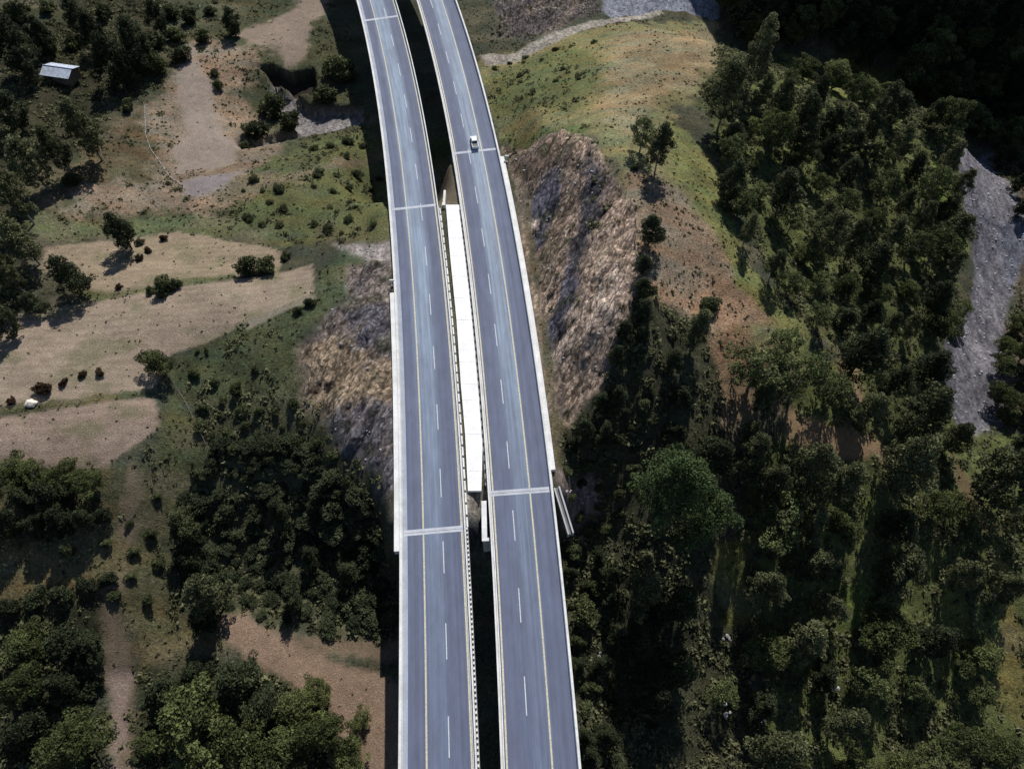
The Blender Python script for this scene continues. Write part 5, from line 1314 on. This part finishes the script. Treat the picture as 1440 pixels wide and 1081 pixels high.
# median slab
SL, SR = FLAT['slab_left'], FLAT['slab_right']; e = empty('median_slab', (SL[3][0], SL[3][1], -.5), 'long bright white concrete slab filling the gap between the two carriageways', 'concrete slab')
for i in range(5):
    A, B, D_, E_ = SL[i], SL[i + 1], SR[i + 1], SR[i]; q = 3
    for j in range(q):
        def L(p, r_, t): return (p[0] + (r_[0] - p[0]) * t, p[1] + (r_[1] - p[1]) * t)
        t0, t1 = j / q, (j + 1) / q; g0 = .0012 if j == 0 and i == 0 else .0; t1 -= .0035
        pts = [L(A, B, t0), L(A, B, t1), L(E_, D_, t1), L(E_, D_, t0)]
        mb = MB(); vs = [(p[0], p[1], zz) for zz in (-.6, .1 + .01 * ((i + j) % 2)) for p in pts]
        mb.add(vs, [(0, 1, 2, 3), (7, 6, 5, 4), (4, 5, 1, 0), (5, 6, 2, 1), (6, 7, 3, 2), (7, 4, 0, 3)])
        o = mb.build('slab_panel', M['slab'], e); o.location = -e.location
# wall stub, posts, drain chute
w0, w1 = FLAT['wall_stub']; mb = MB(); c_ = ((w0[0] + w1[0]) / 2, (w0[1] + w1[1]) / 2); ln = math.hypot(w1[0] - w0[0], w1[1] - w0[1])
rz = math.atan2(w1[1] - w0[1], w1[0] - w0[0]) - math.pi / 2
mb.box((0, 0, -3.2), (.75, ln, 6.2)); mb.box((0, 0, .02), (.95, ln + .2, .24)); mb.box((-.55, ln * .5 - .4, -3.3), (.9, .6, 5.8))
o = mb.build('retaining_wall', M['channel']); o.location = (c_[0], c_[1], 0); o.rotation_euler = (0, 0, rz)
tag(o, 'short narrow white retaining wall at the lower end of the median, along the right viaduct', 'retaining wall')
p0, p1 = FLAT['median_post']; mb = MB(); ln = math.hypot(p1[0] - p0[0], p1[1] - p0[1]); mb.box((0, 0, -.6), (.55, ln, 1.5)); mb.box((0, -ln / 2 + .5, .2), (.8, 1.0, .3))
o = mb.build('wing_wall', M['barrier']); o.location = ((p0[0] + p1[0]) / 2, (p0[1] + p1[1]) / 2, 0)
tag(o, 'narrow pale wing wall at the upper left corner of the white median slab', 'wing wall')
def post(p, label):
    e = empty('marker_post', (p[0], p[1], -.4), label, 'post'); mb = MB(); mb.tube((0, 0, 0), (0, 0, 1.9), .09, .07, 8); mb.build('pole', M['postwhite'], e)
    mb = MB(); mb.box((.1, 0, 2.0), (1.0, .28, .55)); mb.build('sign_box', M['postwhite'], e); mb = MB(); mb.box((0, 0, .15), (.7, .7, .5), 0, .85); mb.build('foot', M['grey'], e)
post(FLAT['post_right'][0], 'small white box on a post beside the upper joint, under the rock')
post(FLAT['post_left'][0], 'small white box on a post at the outer left edge of the road')
a0, a1 = FLAT['chute']; e = empty('drain_chute', (a0[0], a0[1], 0), 'pale drain chute running down the bank beside the right carriageway', 'drain chute')
N_ = 12; dx, dy = a1[0] - a0[0], a1[1] - a0[1]; ln = math.hypot(dx, dy); ux, uy = dx / ln, dy / ln; rz = math.atan2(uy, ux)
fl = MB(); k1 = MB(); k2 = MB(); zt = [-.6 - (7.5) * i / N_ for i in range(N_ + 1)]
vs = [(dx * t - uy * w_, dy * t + ux * w_, -.6 - 3.6 * t + zz) for t in (0, 1) for w_ in (-.33, .33) for zz in (.1, -1.0)]
fl.add(vs, [(0, 2, 6, 4), (1, 5, 7, 3), (0, 1, 3, 2), (4, 6, 7, 5), (0, 4, 5, 1), (2, 3, 7, 6)])
for kk, s_ in ((k1, 1), (k2, -1)):
    vs = []
    for t in (0, 1):
        for w_ in (.34, .62):
            for zz in (.45, -1.2): vs.append((dx * t - uy * s_ * w_, dy * t + ux * s_ * w_, -.6 - 3.6 * t + zz))
    kk.add(vs, [(0, 2, 6, 4), (1, 5, 7, 3), (0, 1, 3, 2), (4, 6, 7, 5), (0, 4, 5, 1), (2, 3, 7, 6)])
fl.build('channel_floor', M['grey'], e); k1.build('kerb', M['channel'], e); k2.build('kerb', M['channel'], e)

# ================================================================ pickup
def pickup(px, py, rz):
    e = empty('pickup_truck', (px, py, .012), 'white pickup truck with a dark open cargo bed, the only vehicle on the road', 'pickup truck', None, rz)
    def pr(sec, w, name, mt, parent=e, top=1.0):     # side profile (y,z) extruded in x, narrowing upward
        mb = MB(); n_ = len(sec); zs = [s[1] for s in sec]; z0, z1 = min(zs), max(zs)
        vs = []
        for sx in (-1, 1):
            for y_, z_ in sec:
                k_ = 1 - (1 - top) * (z_ - z0) / (z1 - z0 + 1e-6); vs.append((sx * w / 2 * k_, y_, z_))
        fs = [tuple(range(n_)), tuple(range(2 * n_ - 1, n_ - 1, -1))] + [(i, n_ + i, n_ + (i + 1) % n_, (i + 1) % n_) for i in range(n_)]
        mb.add(vs, fs); o = mb.build(name, mt, parent)
        bv = o.modifiers.new('b', 'BEVEL'); bv.width = .05; bv.segments = 2; return o
    body = pr([(-2.55, .45), (-2.6, .75), (-2.55, 1.0), (-.6, 1.02), (1.2, 1.05), (2.3, .98), (2.55, .8), (2.6, .45), (2.1, .35), (-2.2, .35)], 1.85, 'body', M['car_white'], e, .97)
    cab = pr([(-.72, 1.0), (-.62, 1.62), (-.35, 1.72), (.65, 1.72), (.95, 1.60), (1.5, 1.03)], 1.74, 'cab', M['car_white'], e, .84)
    bed = MB(); bed.box((0, -1.62, 1.04), (1.5, 1.7, .06)); bed.build('cargo_bed', M['car_black'], e)
    for sx in (-1, 1):
        b2 = MB(); b2.box((sx * .86, -1.62, 1.12), (.13, 1.85, .16)); b2.build('bed_rail', M['car_white'], e)
    tg = MB(); tg.box((0, -2.52, 1.1), (1.6, .09, .2)); tg.build('tailgate', M['car_white'], e)
    ws = MB(); ws.add([(-.70, 1.47, 1.10), (.70, 1.47, 1.10), (.66, 1.0, 1.58), (-.66, 1.0, 1.58)], [(0, 1, 2, 3)]); ws.build('windscreen', M['glass'], e)
    rw = MB(); rw.add([(-.66, -.735, 1.14), (-.62, -.655, 1.56), (.62, -.655, 1.56), (.66, -.735, 1.14)], [(0, 1, 2, 3)]); rw.build('rear_window', M['glass'], e)
    for sx in (-1, 1):
        sw = MB(); sw.add([(sx * .875, -.5, 1.12), (sx * .875, 1.05, 1.12), (sx * .775, .75, 1.58), (sx * .785, -.45, 1.58)], [(0, 1, 2, 3)]); sw.build('side_window', M['glass'], e)
        hl = MB(); hl.box((sx * .7, 2.56, .8), (.35, .1, .16)); hl.build('headlight', M['postwhite'], e)
        mr_ = MB(); mr_.box((sx * 1.02, .95, 1.2), (.2, .12, .16)); mr_.build('mirror', M['car_black'], e)
        for yy in (-1.6, 1.65):
            wl = MB(); wl.tube((sx * .72, yy, .38), (sx * .95, yy, .38), .38, .38, 18); w_ = wl.build('wheel', M['rubber'], e)
            rm = MB(); rm.tube((sx * .94, yy, .38), (sx * .965, yy, .38), .22, .2, 12); rm.build('rim', M['grey'], w_)
px, py = FLAT['pickup'][0]; dx = float(road_x(1, py + 1) - road_x(1, py - 1)) / 2
pickup(px, py, -math.atan(dx))
for o_ in C.objects:
    if o_.name.startswith('pickup_truck'): o_.scale = (.92, .92, .92)

# ================================================================ small things on the left
sx_, sy_, sz_ = POINTS['shack'][0]; e = empty('shack', (sx_, sy_, float(ground(sx_, sy_)) - .2), 'small shack with a bluish tin roof among the dark trees at the upper left', 'shack', None, R(-12))
mb = MB(); mb.box((0, 0, 1.4), (8.4, 5.0, 2.8)); wl = mb.build('wall', M['plank'], e)
for s_ in (-1, 1):
    mb = MB(); L_ = 9.4; y1 = s_ * 3.1; vs = []
    for i in range(33):
        x = -L_ / 2 + L_ * i / 32; c_ = .045 * (i % 2)
        vs += [(x, 0 - s_ * .02, 3.95 + c_), (x, y1, 2.75 + c_)]
    mb.add(vs, [(2 * i, 2 * i + 1, 2 * i + 3, 2 * i + 2) if s_ < 0 else (2 * i + 2, 2 * i + 3, 2 * i + 1, 2 * i) for i in range(32)]); mb.build('roof', M['metal_roof'], e)
mb = MB(); mb.tube((-4.8, 0, 4.0), (4.8, 0, 4.0), .12, .12, 8); mb.build('ridge_cap', M['metal_roof'], e)
for s_ in (-1, 1):
    mb = MB(); mb.add([(s_ * 4.19, -2.5, 2.8), (s_ * 4.19, 2.5, 2.8), (s_ * 4.19, 0, 3.85)], [(0, 1, 2)]); mb.build('gable', M['plank'], e)
mb = MB(); mb.box((1.0, -2.52, 1.05), (.95, .08, 2.1)); dd = mb.build('door', M['bark'], e); mb = MB(); mb.box((1.35, -2.58, 1.0), (.06, .06, .16)); mb.build('handle', M['postwhite'], dd)
mb = MB(); mb.box((-2.2, -2.52, 1.6), (1.0, .08, .9)); w_ = mb.build('window', M['glass'], e); mb = MB(); mb.box((-2.2, -2.56, 1.1), (1.2, .16, .08)); mb.build('sill', M['plank'], w_)
bx_, by_, bz_ = POINTS['tarp'][0]
mb = rock_mb((0, 0, .35), 1.15, 5, .55); v2 = rock_mb((.7, .2, .25), .75, 9, .6); mb.add(v2.v, v2.f); o = mb.build('boulder', M['cream']); o.location = (bx_, by_, float(ground(bx_, by_)))
tag(o, 'pale cream boulder below the large dark oval shrub at the left field edge', 'boulder')
for i, (x, y, z_) in enumerate(POINTS['boulders']):
    mb = MB()
    for j in range(3):
        v2 = rock_mb((rt.uniform(-.9, .9), rt.uniform(-1.2, 1.2), rt.uniform(0, .7)), rt.uniform(.3, .65), i * 5 + j, .8); mb.add(v2.v, v2.f)
    o = mb.build('boulder', M['cream'] if i % 2 else M['stone']); o.location = (x, y, float(ground(x, y)) + .3)
    tag(o, 'pale broken boulder showing between the dark trees at the lower right', 'boulder', 'pale boulders among the lower right trees')
def fence(pts, label, spacing, mt, h=1.2, r=.06, name='fence', wires=3):
    P = [Vector((p[0], p[1], 0)) for p in pts]; e = empty(name, (P[0].x, P[0].y, float(ground(P[0].x, P[0].y))), label, 'fence')
    Q = []
    for a_, b_ in zip(P, P[1:]):
        n_ = max(1, int((b_ - a_).length / spacing)); Q += [a_.lerp(b_, i / n_) for i in range(n_)]
    Q.append(P[-1]); base = e.location; T = []
    for q in Q:
        g_ = float(ground(q.x, q.y)); lx = rt.uniform(-.08, .08)
        mb = MB(); b_ = Vector((q.x, q.y, g_)) - base; t_ = b_ + Vector((lx, rt.uniform(-.08, .08), h)); mb.tube(b_ - Vector((0, 0, .2)), t_, r * 1.15, r, 6); mb.build('post', mt, e); T.append((b_, t_))
    mb = MB()
    for (b0, t0), (b1, t1) in zip(T, T[1:]):
        for k_ in range(wires):
            f_ = .35 + .6 * k_ / max(1, wires - 1); mb.tube(b0.lerp(t0, f_), b1.lerp(t1, f_), .018 if wires > 2 else .035, .018 if wires > 2 else .035, 4, False)
    mb.build('wire', mt, e); return e
fence(POINTS['fence_left'], 'short white post fence curving down the brown slope at the upper left', 2.4, M['postwhite'], 1.1, .07, wires=1)
fence(POINTS['fence_field'], 'wire fence along the ditch between the two lower dry fields', 3.2, M['wood_post'])
fence(POINTS['fence_ridge'], 'wire fence running along the crest of the rock cutting', 3.2, M['wood_post'])
fence(POINTS['fence_slope'], 'dark fence running down the slope from the round green tree', 2.6, M['wood_post'])

# ================================================================ light, sky, camera
w = bpy.data.worlds.new('World'); sc.world = w; w.use_nodes = True; nt = w.node_tree; nt.nodes.clear()
sky = nt.nodes.new('ShaderNodeTexSky'); sky.sky_type = 'NISHITA'; sky.sun_disc = False
sky.sun_elevation = R(SUN_EL); sky.sun_rotation = math.atan2(-SX, -SY); sky.altitude = 1800
bg = nt.nodes.new('ShaderNodeBackground'); bg.inputs[1].default_value = .08
o_ = nt.nodes.new('ShaderNodeOutputWorld'); nt.links.new(sky.outputs[0], bg.inputs[0]); nt.links.new(bg.outputs[0], o_.inputs[0])
ld = bpy.data.lights.new('Sun', 'SUN'); ld.energy = 4.6; ld.angle = R(.53); ld.color = (1, .965, .91)
lo = bpy.data.objects.new('Sun', ld); C.objects.link(lo)
dv = Vector((SX * math.cos(R(SUN_EL)), SY * math.cos(R(SUN_EL)), -math.sin(R(SUN_EL)))); lo.rotation_euler = dv.to_track_quat('-Z', 'Y').to_euler()
cam = bpy.data.cameras.new('Camera'); cam.lens = 24; cam.sensor_width = 36; cam.clip_end = 12000; cam.clip_start = .5
co = bpy.data.objects.new('Camera', cam); C.objects.link(co); co.location = (0, 0, CAM_H); co.rotation_euler = (math.pi / 2 - PITCH, 0, 0)
sc.camera = co
sc.view_settings.view_transform = 'Standard'; sc.view_settings.look = 'None'; sc.view_settings.exposure = 0
